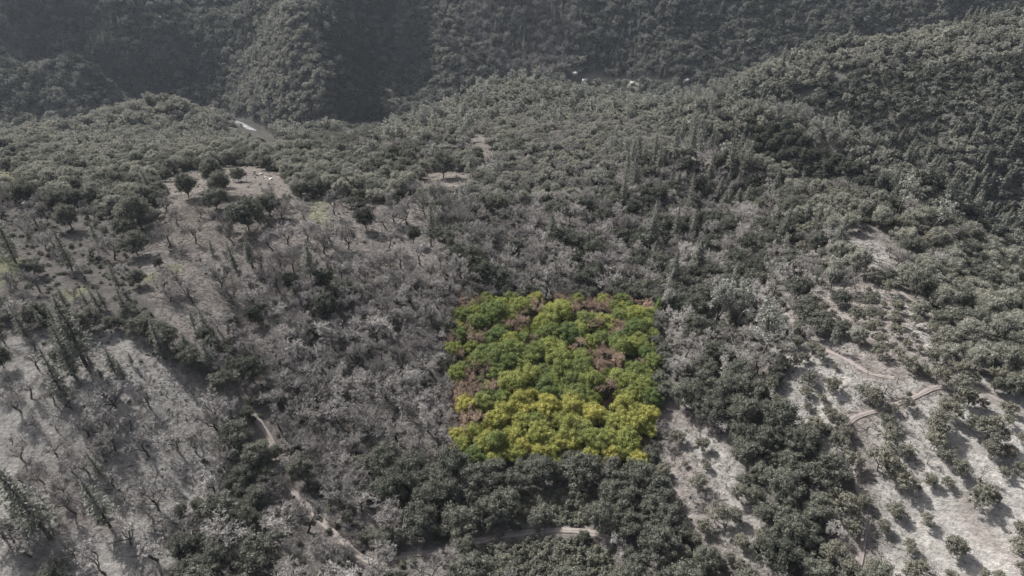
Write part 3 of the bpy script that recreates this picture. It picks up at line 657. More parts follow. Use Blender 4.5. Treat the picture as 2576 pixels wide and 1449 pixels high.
VEG = [  # picture polygons: cover types; dark and pale oaks also paint in slope shade and sun. mix of kinds, crown radius, closeness
 ('none', [(170,828),(290,835),(420,900),(540,965),(560,1050),(520,1120),(560,1180),(520,1270),(430,1300),(360,1250),(330,1130),(230,1000),(190,920)], [], (1, 1), 1),
 ('slope', [(-220,870),(170,830),(230,1000),(330,1130),(360,1250),(430,1300),(430,1449),(-220,1480)], [('bare', .93), ('oak', .04), ('pine', .02)], (2.2, 3.8), .98),
 ('none', [(1985,870),(2110,830),(2260,940),(2400,960),(2720,1030),(2720,1480),(2120,1480),(2080,1330),(2090,1190),(2000,1090),(1940,1000)], [], (1, 1), 1),
 ('none', [(1665,1010),(1760,1040),(1850,1150),(1890,1300),(1980,1480),(1800,1480),(1705,1290),(1665,1180)], [], (1, 1), 1),
 ('none', [(395,440),(630,415),(725,440),(745,505),(660,550),(620,640),(480,625),(385,580),(410,500)], [], (1, 1), 1),
 ('none', [(1172,345),(1235,335),(1252,400),(1200,415)], [], (1, 1), 1), ('none', [(1040,445),(1130,425),(1200,450),(1180,490),(1060,500)], [], (1, 1), 1),
 ('none', [(2092,588),(2215,583),(2268,650),(2262,702),(2150,694)], [], (1, 1), 1), ('sparse', [(1660,352),(1760,355),(1850,385),(1890,418),(1800,415),(1700,390)], [('bare', .5), ('pine', .2), ('greypine', .3)], (1.8, 3), 1.15),
 ('none', [(-80,640),(50,650),(85,700),(-80,745)], [], (1, 1), 1), ('none', [(775,500),(832,500),(835,575),(788,575)], [], (1, 1), 1), ('none', [(-50,430),(80,430),(70,480),(-50,495)], [], (1, 1), 1),
 ('none', [(355,692),(440,650),(475,680),(385,725)], [], (1, 1), 1), ('none', [(345,350),(425,375),(400,388),(345,368)], [], (1, 1), 1),
 ('none', [(520,640),(640,760),(700,870),(650,880),(560,790),(500,700)], [('bare', .6)], (1.5, 2.5), 1.3),
 ('spur_crest', [(1690,240),(1880,266),(2060,320),(2315,480),(2300,508),(2040,360),(1880,308),(1710,290)], [('greypine', .35), ('farsunlit', .65)], (1.8, 3.4), .56),  # paler oaks put the crest's sunlight into leaf colour
 ('valley_side', [(2075,335),(2200,395),(2350,490),(2450,580),(2330,530),(2150,402)], [('farsunlit', .8), ('faroak', .2)], (1.8, 3.4), .56),  # pale mix paints the valley side as sunlit
 ('shaded_flank', [(1885,310),(2040,362),(2300,510),(2345,548),(2230,518),(2060,462),(1905,408),(1860,345)], [('darkoak', .85), ('pine', .15)], (2.0, 3.8), .52),  # flank's shade put into the darker oak colour
 ('knoll', [(150,345),(300,265),(400,250),(590,300),(690,365),(400,400),(150,395)], [('farsunlit', .62), ('faroak', .30), ('farpalepine', .08)], (2.0, 3.8), .55),
 ('parcel', PARCEL, [], (2.2, 3.4), .50),
 ('scrub', [(1215,1380),(1300,1362),(1420,1352),(1520,1385),(1600,1480),(1180,1480)], [('bush', 1)], (.9, 1.7), .55),
 ('scrub', [(1290,1235),(1450,1230),(1500,1290),(1480,1330),(1350,1320),(1290,1290)], [('bush', .85), ('oak', .15)], (.9, 1.8), .55),
 ('strip', [(1740,950),(1900,950),(1970,1060),(2080,1200),(2060,1330),(2140,1480),(1980,1480),(1880,1300),(1840,1140),(1760,1030)], [('oak', .8), ('darkoak', .2)], (2.4, 4.2), .62),
 ('bottom_oaks', [(830,1290),(980,1180),(1130,1150),(1660,1160),(1700,1300),(1800,1480),(1640,1480),(1600,1380),(1400,1310),(1100,1380),(950,1400)], [('oak', .72), ('bare', .18), ('darkoak', .1)], (2.2, 4.4), .60),
 ('bottom_left', [(560,1150),(700,1150),(830,1290),(950,1400),(1210,1380),(1180,1480),(330,1480),(440,1350),(560,1300)], [('oak', .5), ('bare', .5)], (2.4, 4.4), .62),
 ('west_edge', [(540,960),(620,900),(700,950),(720,1060),(690,1160),(600,1180),(560,1060)], [('oak', .55), ('bare', .45)], (2.0, 3.8), .72),
 ('bare_wood', [(640,690),(1140,650),(1140,1150),(980,1180),(840,1290),(700,1150),(720,1060),(700,950),(600,880)], [('bare', .86), ('oak', .10), ('darkoak', .04)], (2.4, 4.2), .56),
 ('open_bare', [(330,560),(480,620),(600,620),(740,500),(1040,510),(1150,640),(1000,700),(640,700),(560,800),(500,920),(330,820),(170,820),(0,760),(90,700),(0,600)], [('bare', .78), ('oak', .10), ('pine', .05)], (2.2, 3.8), 1.5),
 ('left_meadow', [(-250,500),(100,520),(330,560),(90,700),(0,800),(-250,880)], [('bare', .6), ('oak', .28), ('pine', .12)], (2.4, 4.2), 1.08),
 ('shaded_gully', [(1150,540),(1500,520),(1560,460),(1800,440),(1980,520),(2010,600),(1900,720),(1660,740),(1140,735)], [('bare', .58), ('oak', .10), ('darkoak', .24), ('pine', .08)], (2.4, 4.4), .58),  # dark oaks partly paint the gully's shade
 ('pine_gully', [(1700,400),(1880,430),(2010,560),(1900,640),(1760,560),(1620,500),(1560,440)], [('pine', .40), ('darkoak', .3), ('bare', .3)], (2.2, 4.0), .66),
 ('right_grey', [(1660,700),(1900,640),(2000,600),(2100,690),(2000,790),(1960,860),(1930,960),(1740,960),(1660,1010)], [('bare', .55), ('oak', .22), ('greypine', .10), ('darkoak', .13)], (2.4, 4.2), .62),
 ('right_ridge', [(1900,430),(2230,530),(2430,600),(2700,720),(2700,1010),(2400,950),(2330,790),(2250,720),(2100,690),(2000,600),(2000,520)], [('oak', .34), ('sunlitoak', .30), ('young', .12), ('bare', .12), ('greypine', .06), ('darkoak', .06)], (2.2, 4.0), .70),
 ('right_open', [(1960,780),(2100,690),(2250,720),(2330,790),(2400,950),(2260,940),(2110,830)], [('oak', .3), ('sunlitoak', .14), ('young', .38), ('bare', .18)], (1.8, 3.0), 1.18),
 ('left_ridge', [(-250,340),(560,350),(900,400),(1050,420),(1040,510),(740,500),(720,440),(600,415),(400,440),(390,560),(330,560),(100,520),(-250,500)], [('oak', .36), ('sunlitoak', .30), ('bush', .20), ('bare', .07), ('darkoak', .07)], (2.0, 4.0), .56),
 ('mid_ridge', [(1040,420),(1172,345),(1300,300),(1650,330),(1700,400),(1560,440),(1500,520),(1150,540),(1040,510)], [('oak', .24), ('sunlitoak', .32), ('bare', .28), ('greypine', .10), ('bush', .06)], (1.9, 3.6), .58),
 ('far_ridge', [(900,400),(1000,320),(1200,220),(1300,190),(1520,225),(1700,235),(1900,270),(2050,380),(2230,520),(1900,430),(1700,400),(1650,330),(1300,300),(1172,345)], [('farsunlit', .60), ('faroak', .14), ('farpalepine', .26)], (1.9, 3.8), .55),
]
FARV = [  # far cover; dark and pale oak shares carry painted shade and sun
 ('far_meadow', [(1480,192),(1700,196),(1690,212),(1490,212)], [('farbare', .12)], (2, 3), 3),
 ('bare_far', [(1180,0),(1470,0),(1440,140),(1420,200),(1250,190),(1180,100)], [('farbare', .62), ('farpine', .2), ('faroak', .18)], (2.6, 4.4), 1),
 ('spur', [(640,60),(735,-40),(790,60),(830,200),(870,330),(700,350),(590,300),(560,240)], [('farsunlit', .66), ('faroak', .24), ('farpine', .10)], (2.4, 4.2), 1),  # spur's sunlit side painted with paler oaks
 ('spur_shade', [(790,60),(830,200),(870,330),(1000,330),(960,240),(1000,0),(760,0)], [('faroak', .22), ('fardark', .73), ('farpalepine', .05)], (2.4, 4.2), 1),  # spur's shaded side painted with darker oaks
 ('conifers', [(1430,0),(2576,-100),(2700,60),(2300,90),(1900,170),(1740,230),(1440,195)], [('farpine', .26), ('faroak', .36), ('fardark', .38)], (2.4, 4.2), 1),
 ('left_wall', [(-300,-200),(600,-200),(640,60),(560,240),(300,270),(-300,340)], [('faroak', .40), ('fardark', .42), ('farpine', .18)], (2.6, 4.6), 1),
 ('left_hill', [(-300,330),(300,260),(400,250),(590,300),(700,360),(-300,430)], [('farsunlit', .70), ('faroak', .22), ('farpalepine', .08)], (2.2, 4.0), 1),
 ('hill_crest', [(1740,230),(1900,170),(2300,90),(2700,40),(2700,160),(2300,180),(1950,240)], [('farsunlit', .7), ('faroak', .15), ('farpalepine', .15)], (2.2, 3.8), 1),  # lit crest painted through paler leaf colour
 ('hill_low', [(2250,330),(2700,260),(2700,700),(2430,600),(2260,470)], [('faroak', .46), ('farpine', .12), ('fardark', .12), ('farsunlit', .30)], (2.4, 4.2), 1),
 ('shaded_flank', [(1900,290),(2050,330),(2300,500),(2230,540),(1990,400)], [('fardark', .85), ('farpine', .15)], (2.2, 4.0), 1),  # far part of the flank, its shade painted by dark oaks
 ('hill', [(1740,230),(1950,240),(2300,180),(2700,160),(2700,260),(2250,330),(2260,470),(2050,330),(1900,270)], [('faroak', .50), ('fardark', .42), ('farsunlit', .08)], (2.4, 4.2), 1),
]
def choose(mix, q):
    tot = max(1.0, sum(w for _, w in mix)); a = 0
    for k, w in mix:
        a += w / tot
        if q < a: return k
    return None
NEAR_Y = 455
Nc = 125000
cy_ = np.sqrt(rng.uniform(20 ** 2, NEAR_Y ** 2, Nc)); cx_ = rng.uniform(-1, 1, Nc) * (.86 * cy_ + 25)
cp = np.stack([cx_, cy_, height(cx_, cy_)], -1); hb = hidden_by(cp + [0, 0, 7.0]); pu, pv, pd = project(cp); mu, mv, _ = project(cp + [0, 0, 4.0])
nu_, nv_, _ = project(cp + [0, 0, 5.0])
keep = ~(inside(nu_, nv_, RIVERVIEW) | inside(pu, pv, RIVERVIEW)) & (hb < 9) & (pu > -230) & (pu < 2806) & (pv < 1650)
zone = np.full(Nc, -1); jit_u = pu + (fbm(cx_ / 11, cy_ / 11, 91, 3) - .5) * 60; jit_v = pv + (fbm(cx_ / 11, cy_ / 11, 97, 3) - .5) * 40
for i in range(len(VEG) - 1, -1, -1):
    if VEG[i][0] == 'parcel': mm_ = inside(mu, mv, VEG[i][1])
    else: mm_ = inside(jit_u, jit_v, VEG[i][1])
    zone[mm_] = i
fz = np.full(Nc, -1)
for i in range(len(FARV) - 1, -1, -1): fz[inside(jit_u, jit_v, FARV[i][1])] = i
def _scaled(poly, k): c0 = np.mean(poly, 0); return [tuple(c0 + (np.array(q_) - c0) * k) for q_ in poly]
edge = inside(mu, mv, _scaled(PARCEL, 1.13)) & ~inside(mu, mv, _scaled(PARCEL, .88))
patch = fbm(cx_ / 16, cy_ / 16, 55, 3)
trk = np.full(Nc, 1e9)
for ti, (c, w) in enumerate(TRACKS):
    cc = c[::4]
    for j0 in range(0, Nc, 8000):
        d = np.sqrt(((cp[j0:j0 + 8000, None, :2] - cc[None]) ** 2).sum(-1)).min(1) - w / 2; trk[j0:j0 + 8000] = np.minimum(trk[j0:j0 + 8000], d * (.72 if ti == 0 else 1))
qq = rng.uniform(size=Nc); q2 = rng.uniform(size=Nc); q3 = rng.uniform(size=Nc)
DEF = ('wood', None, [('oak', .6), ('bare', .3), ('darkoak', .1)], (2.2, 4.2), .6)
BROWN = [[(1330,745),(1640,745),(1640,800),(1540,890),(1460,880),(1400,790)], [(1140,900),(1260,960),(1230,1080),(1140,1090)], [(1480,880),(1640,900),(1560,960),(1470,960)], [(1180,800),(1260,830),(1210,900),(1150,880)]]
order = np.nonzero(keep)[0]; order = order[np.argsort(-(q2[order] + .35 * q3[order]))]
for i in order:
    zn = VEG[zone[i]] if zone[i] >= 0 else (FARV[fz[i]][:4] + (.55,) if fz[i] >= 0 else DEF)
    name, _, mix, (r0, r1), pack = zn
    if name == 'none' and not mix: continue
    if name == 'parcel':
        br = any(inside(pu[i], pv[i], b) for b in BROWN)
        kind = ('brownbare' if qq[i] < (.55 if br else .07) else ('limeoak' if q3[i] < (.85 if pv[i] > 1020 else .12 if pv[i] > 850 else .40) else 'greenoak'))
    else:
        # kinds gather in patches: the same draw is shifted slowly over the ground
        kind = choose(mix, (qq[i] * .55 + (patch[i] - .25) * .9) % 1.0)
    if kind is None: continue
    Rr = (r0 * .62 + (r1 * .95 - r0 * .62) * q2[i] ** 1.7)
    if edge[i]: Rr = min(Rr, 2.3)
    if kind == 'bush': Rr = .8 + .9 * q2[i]
    if kind in ('pine', 'farpine'): Rr = 1.5 + 1.5 * q2[i]
    if kind == 'young': Rr *= .7
    if kind in ('bare', 'brownbare'): Rr *= 1.0
    if trk[i] < Rr * (.45 if kind != 'bush' else .8): continue
    x, y, z = cp[i]
    if crowd(x, y, Rr, pack): continue
    Hh = None
    if kind == 'pine': Hh = Rr * random.uniform(4.6, 6.4)
    if kind == 'farpine': Hh = Rr * random.uniform(4.2, 6.0)
    if kind == 'farpalepine': Hh = Rr * random.uniform(2.8, 4.0)
    if kind == 'greypine': Hh = Rr * random.uniform(3.4, 4.6)
    if kind in ('bare', 'brownbare'): Hh = Rr * random.uniform(1.75, 2.3)
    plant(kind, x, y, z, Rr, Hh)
NNEAR = len(TREES)
HOUSE_UV = [(1471, 207), (1445, 190), (1591, 214), (1726, 208)]
HOUSES = ground_at(*np.array(HOUSE_UV, float).T)
# far slopes: one tree every five to six metres
S = 3.2
fx, fy = np.meshgrid(np.arange(-900, 900, S), np.arange(NEAR_Y, 1010, S)); fx = fx.ravel(); fy = fy.ravel()
fx = fx + rng.uniform(-.5, .5, fx.size) * S; fy = fy + rng.uniform(-.5, .5, fx.size) * S
fp = np.stack([fx, fy, height(fx, fy)], -1); fu, fv, fd = project(fp); hb = hidden_by(fp + [0, 0, 8.0]); rdist, _ = seg_dist(fx, fy, RV)
slope_ = np.hypot((height(fx + 2, fy) - height(fx - 2, fy)) / 4, (height(fx, fy + 2) - height(fx, fy - 2)) / 4)
topu, topv, _ = project(fp + [0, 0, 6.0])
ok = ~(inside(topu, topv, RIVERVIEW) | inside(fu, fv, RIVERVIEW)) & (rng.uniform(size=fx.size) < .33 * np.sqrt(1 + slope_ ** 2)) & (hb < 6) & (fu > -200) & (fu < 2776) & (fv > -190) & (rdist > 13)
fzone = np.full(fx.size, -1); ju = fu + (fbm(fx / 30, fy / 30, 111, 3) - .5) * 70; jv = fv + (fbm(fx / 30, fy / 30, 117, 3) - .5) * 40
for i in range(len(FARV) - 1, -1, -1): fzone[inside(ju, jv, FARV[i][1])] = i
FDEF = ('wood', None, [('faroak', .5), ('fardark', .2), ('farsunlit', .3)], (2.4, 4.2), 1)
fpatch = fbm(fx / 45, fy / 45, 121, 3); fq = rng.uniform(size=fx.size); fr = rng.uniform(size=fx.size)
RIDGE = [v for v in VEG if v[0] == 'far_ridge'][0]; on_ridge = inside(ju, jv, RIDGE[1]) & (fy < 590)
for hx, hy, hz in HOUSES:
    d_, _z = seg_dist(fx, fy, np.array([(hx, hy + 4, 0), (hx - hx / hy * 16, hy - 16, 0)])); ok &= d_ > 6
for i in np.nonzero(ok)[0]:
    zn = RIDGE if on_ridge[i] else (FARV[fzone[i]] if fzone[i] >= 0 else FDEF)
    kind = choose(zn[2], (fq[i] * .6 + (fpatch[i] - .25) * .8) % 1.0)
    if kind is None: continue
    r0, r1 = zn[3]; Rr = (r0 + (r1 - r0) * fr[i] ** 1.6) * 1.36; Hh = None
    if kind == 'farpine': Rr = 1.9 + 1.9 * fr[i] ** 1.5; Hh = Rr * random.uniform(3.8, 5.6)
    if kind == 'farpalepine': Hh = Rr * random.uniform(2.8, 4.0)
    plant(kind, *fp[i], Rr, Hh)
print('planted', round(time.time() - T0, 1), 'listed', NLIST, 'near', NNEAR, 'all', len(TREES))

# ------------------------------------------------------------------ single trees as objects, the rest as masses
NAMES = {'oak': ('oak_tree', 'oak', 'grey-green rounded oak'), 'darkoak': ('oak_tree', 'oak', 'dark dense oak'), 'sunlitoak': ('oak_tree', 'oak', 'sunlit pale oak'), 'greenoak': ('green_oak', 'green oak', 'bright green oak'), 'limeoak': ('green_oak', 'green oak', 'yellow-green oak'),
         'young': ('young_oak', 'young oak', 'small young oak'), 'bare': ('bare_tree', 'bare tree', 'leafless grey tree'), 'brownbare': ('bare_tree', 'bare tree', 'leafless brown tree'),
         'pine': ('pine_tree', 'pine', 'tall grey-green pine'), 'greenpine': ('pine_tree', 'pine', 'green pine'), 'greypine': ('grey_pine', 'grey pine', 'pale open pine'), 'bush': ('bush', 'bush', 'low rounded bush')}
LIMIT = {'oak_tree': 300, 'green_oak': 300, 'young_oak': 300, 'bare_tree': 300, 'pine_tree': 300, 'grey_pine': 150, 'bush': 150}
PLACES = [('on the pale slope at lower left', 230, 1200), ('at the head of the pale left slope', 250, 870), ('on the sandy crest at upper left', 520, 500), ('near the grass at the left edge', 60, 680),
 ('in the scrub along the left ridge', 250, 400), ('in scrub above the river view', 760, 420), ('in the open wood under the sandy crest', 780, 640), ('in the grey wood beside the green wood', 900, 950), ('in the track-side wood at left of centre', 620, 1080),
 ('beside the lower bend of the track', 850, 1330), ('above the bend of the winding track', 1250, 1260), ('inside the bottom track bend', 1430, 1420), ('in the grey wood above the green wood', 1400, 640),
 ('in the shaded pine gully', 1800, 560), ('on the middle ridge', 1450, 440), ('by the tan clearing on the ridge', 1180, 420), ('near the pale ridge-top opening', 1740, 390),
 ('by the pale clearing on the right ridge', 2170, 640), ('in the oak wood at the right edge', 2480, 800), ('along the upper right track', 2150, 880), ('in the grey wood right of the green wood', 1800, 830),
 ('on the pale slope below the curved track', 2330, 1200), ('in the lower right corner slope', 2450, 1380), ('in the oak strip between the slopes', 1930, 1150), ('on the slope right of the green wood', 1740, 1270), ('at the bottom of the oak strip', 2060, 1400), ('at the bottom left corner', 250, 1420)]
GPL = [('top left of the green wood', 1230, 800), ('top middle of the green wood', 1400, 800), ('top right of the green wood', 1570, 810), ('left side of the green wood', 1230, 950), ('middle of the green wood', 1400, 940), ('right side of the green wood', 1570, 950), ('lower left of the green wood', 1230, 1080), ('lower middle of the green wood', 1400, 1080), ('lower right of the green wood', 1560, 1080)]
ORD = ['first', 'second', 'third', 'fourth', 'fifth', 'sixth', 'seventh', 'eighth', 'ninth', 'tenth', 'eleventh', 'twelfth', 'thirteenth', 'fourteenth', 'fifteenth', 'sixteenth', 'seventeenth', 'eighteenth', 'nineteenth']
TENS = {2: 'twenty', 3: 'thirty', 4: 'forty', 5: 'fifty', 6: 'sixty', 7: 'seventy', 8: 'eighty', 9: 'ninety'}
def ordinal(i):
    if i < 20: return ORD[i - 1]
    t, u = divmod(i, 10)
    return (TENS[t][:-1] + 'ieth') if u == 0 else TENS[t] + '-' + ORD[u - 1]
P = np.array([t['p'] for t in TREES]); TU, TV, TD = project(P); TH = hidden_by(P + np.stack([np.zeros(len(P))] * 2 + [np.array([t['H'] * .6 for t in TREES])], -1))
groups = {}
for i, t in enumerate(TREES):
    t['u'], t['v'], t['px'] = TU[i], TV[i], t['R'] / TD[i]
    if t['kind'] in NAMES and TH[i] < .5 and 8 < TU[i] < 2568 and 10 < TV[i] < 1455 + t['R'] * 4: groups.setdefault(NAMES[t['kind']][0], []).append(t)
single = []
for nm, ts in groups.items():
    ts.sort(key=lambda t: (-t['listed'], -t['px'])); single += ts[:LIMIT[nm]]
for t in single:
    t['single'] = True
    pl = GPL if inside(t['u'], t['v'] - 12, PARCEL) else PLACES
    t['place'] = min(pl, key=lambda a: (a[1] - t['u']) ** 2 + (a[2] - t['v']) ** 2)[0]
cells = {}
for t in single:
    rr = t['R'] / KINDS[t['kind']][t['var']]['R']
    sz = 'broad ' if rr > .97 else ('little ' if rr < .68 else '')
    t['look'] = sz + NAMES[t['kind']][2]
    cells.setdefault((t['look'], t['place']), []).append(t)
for (look, pl), ts in cells.items():
    ts.sort(key=lambda t: t['u'])
    for i, t in enumerate(ts):
        base = look + ' ' + (pl if pl.split()[0] in ('on', 'at', 'in', 'by', 'near', 'beside', 'above', 'inside', 'along') else 'at ' + pl)
        t['label'] = base if len(ts) == 1 else base + (', leftmost one' if i == 0 else ', rightmost one' if i == len(ts) - 1 else ', %s from left' % ordinal(i + 1))
        t['group'] = NAMES[t['kind']][2] + 's ' + (pl if pl.split()[0] in ('on', 'at', 'in', 'by', 'near', 'beside', 'above', 'inside', 'along') else 'at ' + pl)
def matrix(t): return Matrix.LocRotScale(Vector(t['p']), Matrix.Rotation(t['rot'][0], 3, 'X') @ Matrix.Rotation(t['rot'][1], 3, 'Y') @ Matrix.Rotation(t['rot'][2], 3, 'Z'), Vector((t['s'], t['s'], t['sz'])))
for t in single:
    nm, cat, _ = NAMES[t['kind']]; v = KINDS[t['kind']][t['var']]
    e = bpy.data.objects.new(nm, None); e.empty_display_size = .5; e.matrix_world = matrix(t); col.objects.link(e)
    e['label'] = t['label']; e['category'] = cat; e['group'] = t['group']
    link('trunk', v['trunk'], e); link('crown', v['crown'], e)

def mass(name, kinds, label):
    pc = bpy.data.collections.new(name + '_forms'); base = {}; k = 0
    for kd in kinds:
        base[kd] = k
        for o in PROTO[kd].objects:
            c = o.copy(); c.name = 'form_%03d' % k; pc.objects.link(c); k += 1
    ts = [t for t in TREES if t['kind'] in kinds and not t.get('single')]
    if not ts: return
    me = bpy.data.meshes.new(name); me.vertices.add(len(ts)); me.vertices.foreach_set('co', np.array([t['p'] for t in ts], np.float32).ravel())
    a = me.attributes.new('form', 'INT', 'POINT'); a.data.foreach_set('value', np.array([base[t['kind']] + t['var'] for t in ts], np.int32))
    a = me.attributes.new('size', 'FLOAT_VECTOR', 'POINT'); a.data.foreach_set('vector', np.array([(t['s'], t['s'], t['sz']) for t in ts], np.float32).ravel())
    a = me.attributes.new('turn', 'FLOAT_VECTOR', 'POINT'); a.data.foreach_set('vector', np.array([t['rot'] for t in ts], np.float32).ravel())
    o = link(name, me, kind='stuff', label=label)
    ng = bpy.data.node_groups.new(name + '_scatter', 'GeometryNodeTree')
    ng.interface.new_socket('Geometry', in_out='INPUT', socket_type='NodeSocketGeometry'); ng.interface.new_socket('Geometry', in_out='OUTPUT', socket_type='NodeSocketGeometry')
    N = ng.nodes; L = ng.links; gi = N.new('NodeGroupInput'); go = N.new('NodeGroupOutput'); ip = N.new('GeometryNodeInstanceOnPoints'); ci = N.new('GeometryNodeCollectionInfo')
    ci.inputs['Collection'].default_value = pc; ci.inputs['Separate Children'].default_value = True; ci.inputs['Reset Children'].default_value = True
    def attr(nm, ty):
        x = N.new('GeometryNodeInputNamedAttribute'); x.data_type = ty; x.inputs['Name'].default_value = nm
        return [s for s in x.outputs if s.enabled and s.name == 'Attribute'][0]
    L.new(gi.outputs[0], ip.inputs['Points']); L.new(ci.outputs[0], ip.inputs['Instance']); ip.inputs['Pick Instance'].default_value = True
    L.new(attr('form', 'INT'), ip.inputs['Instance Index']); L.new(attr('size', 'FLOAT_VECTOR'), ip.inputs['Scale']); L.new(attr('turn', 'FLOAT_VECTOR'), ip.inputs['Rotation'])
    L.new(ip.outputs[0], go.inputs[0])
    md = o.modifiers.new('scatter', 'NODES'); md.node_group = ng
    return o
mass('oak_forest', ['oak', 'darkoak', 'sunlitoak', 'faroak', 'fardark', 'farsunlit', 'greenoak', 'limeoak', 'young'], 'unbroken grey-green oak forest over ridges and canyon walls')
mass('bare_woods', ['bare', 'brownbare', 'farbare'], 'mass of leafless grey woodland filling the hollows')
mass('pine_forest', ['pine', 'farpine', 'greypine', 'farpalepine', 'greenpine'], 'pines standing through the far forested slopes')
# low growth: brush between the trunks, dark tufts and dry grass on the open slopes, fallen sticks
def spread(n, ymax, seed):
    r = np.random.default_rng(seed); y = np.sqrt(r.uniform(28 ** 2, ymax ** 2, n)); x = r.uniform(-1, 1, n) * (.8 * y + 15)
    p = np.stack([x, y, height(x, y)], -1); u, v, d = project(p); h = hidden_by(p + [0, 0, 1.0], 24)
    k = (h < 2) & (u > -60) & (u < 2640) & (v < 1500); t = np.full(n, 1e9)
    for c, w in TRACKS:
        cc = c[::4]
        for j0 in range(0, n, 8000): t[j0:j0 + 8000] = np.minimum(t[j0:j0 + 8000], np.sqrt(((p[j0:j0 + 8000, None, :2] - cc[None]) ** 2).sum(-1)).min(1) - w / 2)
    return p[k], u[k], v[k], t[k]
OPEN = [z[1] for z in VEG if z[0] in ('none', 'slope')]; PALE = [z[1] for z in GROUND_ZONES if z[0] in ('pale', 'pink')]
p_, u_, v_, t_ = spread(26000, 330, 501); op = np.zeros(len(p_), bool); pal = op.copy()
for z in OPEN: op |= inside(u_, v_, z)
for z in PALE: pal |= inside(u_, v_, z)
pn = fbm(p_[:, 0] / 8, p_[:, 1] / 8, 131, 3)
for i in range(len(p_)):
    if t_[i] < .5: continue
    if op[i] or pal[i]:
        if pn[i] + random.uniform(-.22, .22) > .52: plant('bush', *p_[i], random.uniform(.16, .40) if random.random() < .88 else random.uniform(.4, .75))
    elif random.random() < .5: plant('bush', *p_[i], random.uniform(.5, 1.25))
p_, u_, v_, t_ = spread(60000, 130, 504); scr = np.zeros(len(p_), bool)
for z in VEG:
    if z[0] == 'scrub': scr |= inside(u_, v_, z[1])
for i in np.nonzero(scr & (t_ > .9))[0]:
    Rr = random.uniform(.6, 1.35)
    if not crowd(p_[i, 0], p_[i, 1], Rr, .42): plant('bush', *p_[i], Rr)
p_, u_, v_, t_ = spread(60000, 200, 502); pal = np.zeros(len(p_), bool)
for z in PALE: pal |= inside(u_, v_, z)
for i in np.nonzero(pal & (t_ > .2))[0]:
    plant('tuft', *p_[i], random.uniform(.16, .42))
p_, u_, v_, t_ = spread(5000, 200, 503); pal = np.zeros(len(p_), bool)
for z in PALE: pal |= inside(u_, v_, z)
for i in np.nonzero(pal & (t_ > .2))[0]: plant('stick', *(p_[i] + [0, 0, .15]), random.uniform(.5, 1.3), .3)
mass('shrubbery', ['bush'], 'low chaparral and dark tufts dotting the open ground')
mass('dry_grass', ['tuft'], 'pale dry grass tufts covering the open slopes')
mass('woody_debris', ['stick'], 'fallen sticks and branches littering the open slopes')
print('objects', round(time.time() - T0, 1), 'single', len(single), {k: len(v) for k, v in groups.items()})

# ------------------------------------------------------------------ cabins, snag, logs and boulders
def plain_mat(name, c, rough=.8, sc=2.0, var=.25):
    m, n, l = new_mat(name); out = n.new('ShaderNodeOutputMaterial'); b = n.new('ShaderNodeBsdfPrincipled'); b.inputs['Roughness'].default_value = rough
    tc = n.new('ShaderNodeTexCoord'); ns = n.new('ShaderNodeTexNoise'); ns.inputs['Scale'].default_value = sc; ns.inputs['Detail'].default_value = 5; l.new(tc.outputs['Object'], ns.inputs['Vector'])
    mr = n.new('ShaderNodeMapRange'); mr.inputs['To Min'].default_value = 1 - var; mr.inputs['To Max'].default_value = 1 + var; l.new(ns.outputs['Fac'], mr.inputs['Value'])
    hs = n.new('ShaderNodeHueSaturation'); hs.inputs['Color'].default_value = (*c, 1); l.new(mr.outputs['Result'], hs.inputs['Value']); l.new(hs.outputs['Color'], b.inputs['Base Color']); l.new(b.outputs[0], out.inputs['Surface']); return m
MW = [plain_mat('cabin_wall_pale', (.26, .25, .24)), plain_mat('cabin_wall_brown', (.15, .13, .11))]; MR = [plain_mat('metal_roof', (.26, .26, .265), .6), plain_mat('shingle_roof', (.17, .165, .16))]
MG = plain_mat('window_glass', (.05, .06, .07), .1); MD = plain_mat('cabin_door', (.14, .11, .09)); MS = plain_mat('grey_stone', (.27, .26, .25)); ML = plain_mat('old_log', (.12, .105, .095))
def boxmesh(name, x0, x1, y0, y1, z0, z1, mat):
    v = [(x, y, z) for z in (z0, z1) for y in (y0, y1) for x in (x0, x1)]
    return make_mesh(name, v, [(0, 2, 3, 1), (4, 5, 7, 6), (0, 1, 5, 4), (2, 6, 7, 3), (0, 4, 6, 2), (1, 3, 7, 5)], None, [mat])
CABIN = ['pale cabin under the trees at the left end of the valley meadow', 'small pale roof among trees behind the meadow\'s left end', 'low cabin at the front edge of the valley meadow', 'brown cabin by itself at the right end of the valley']
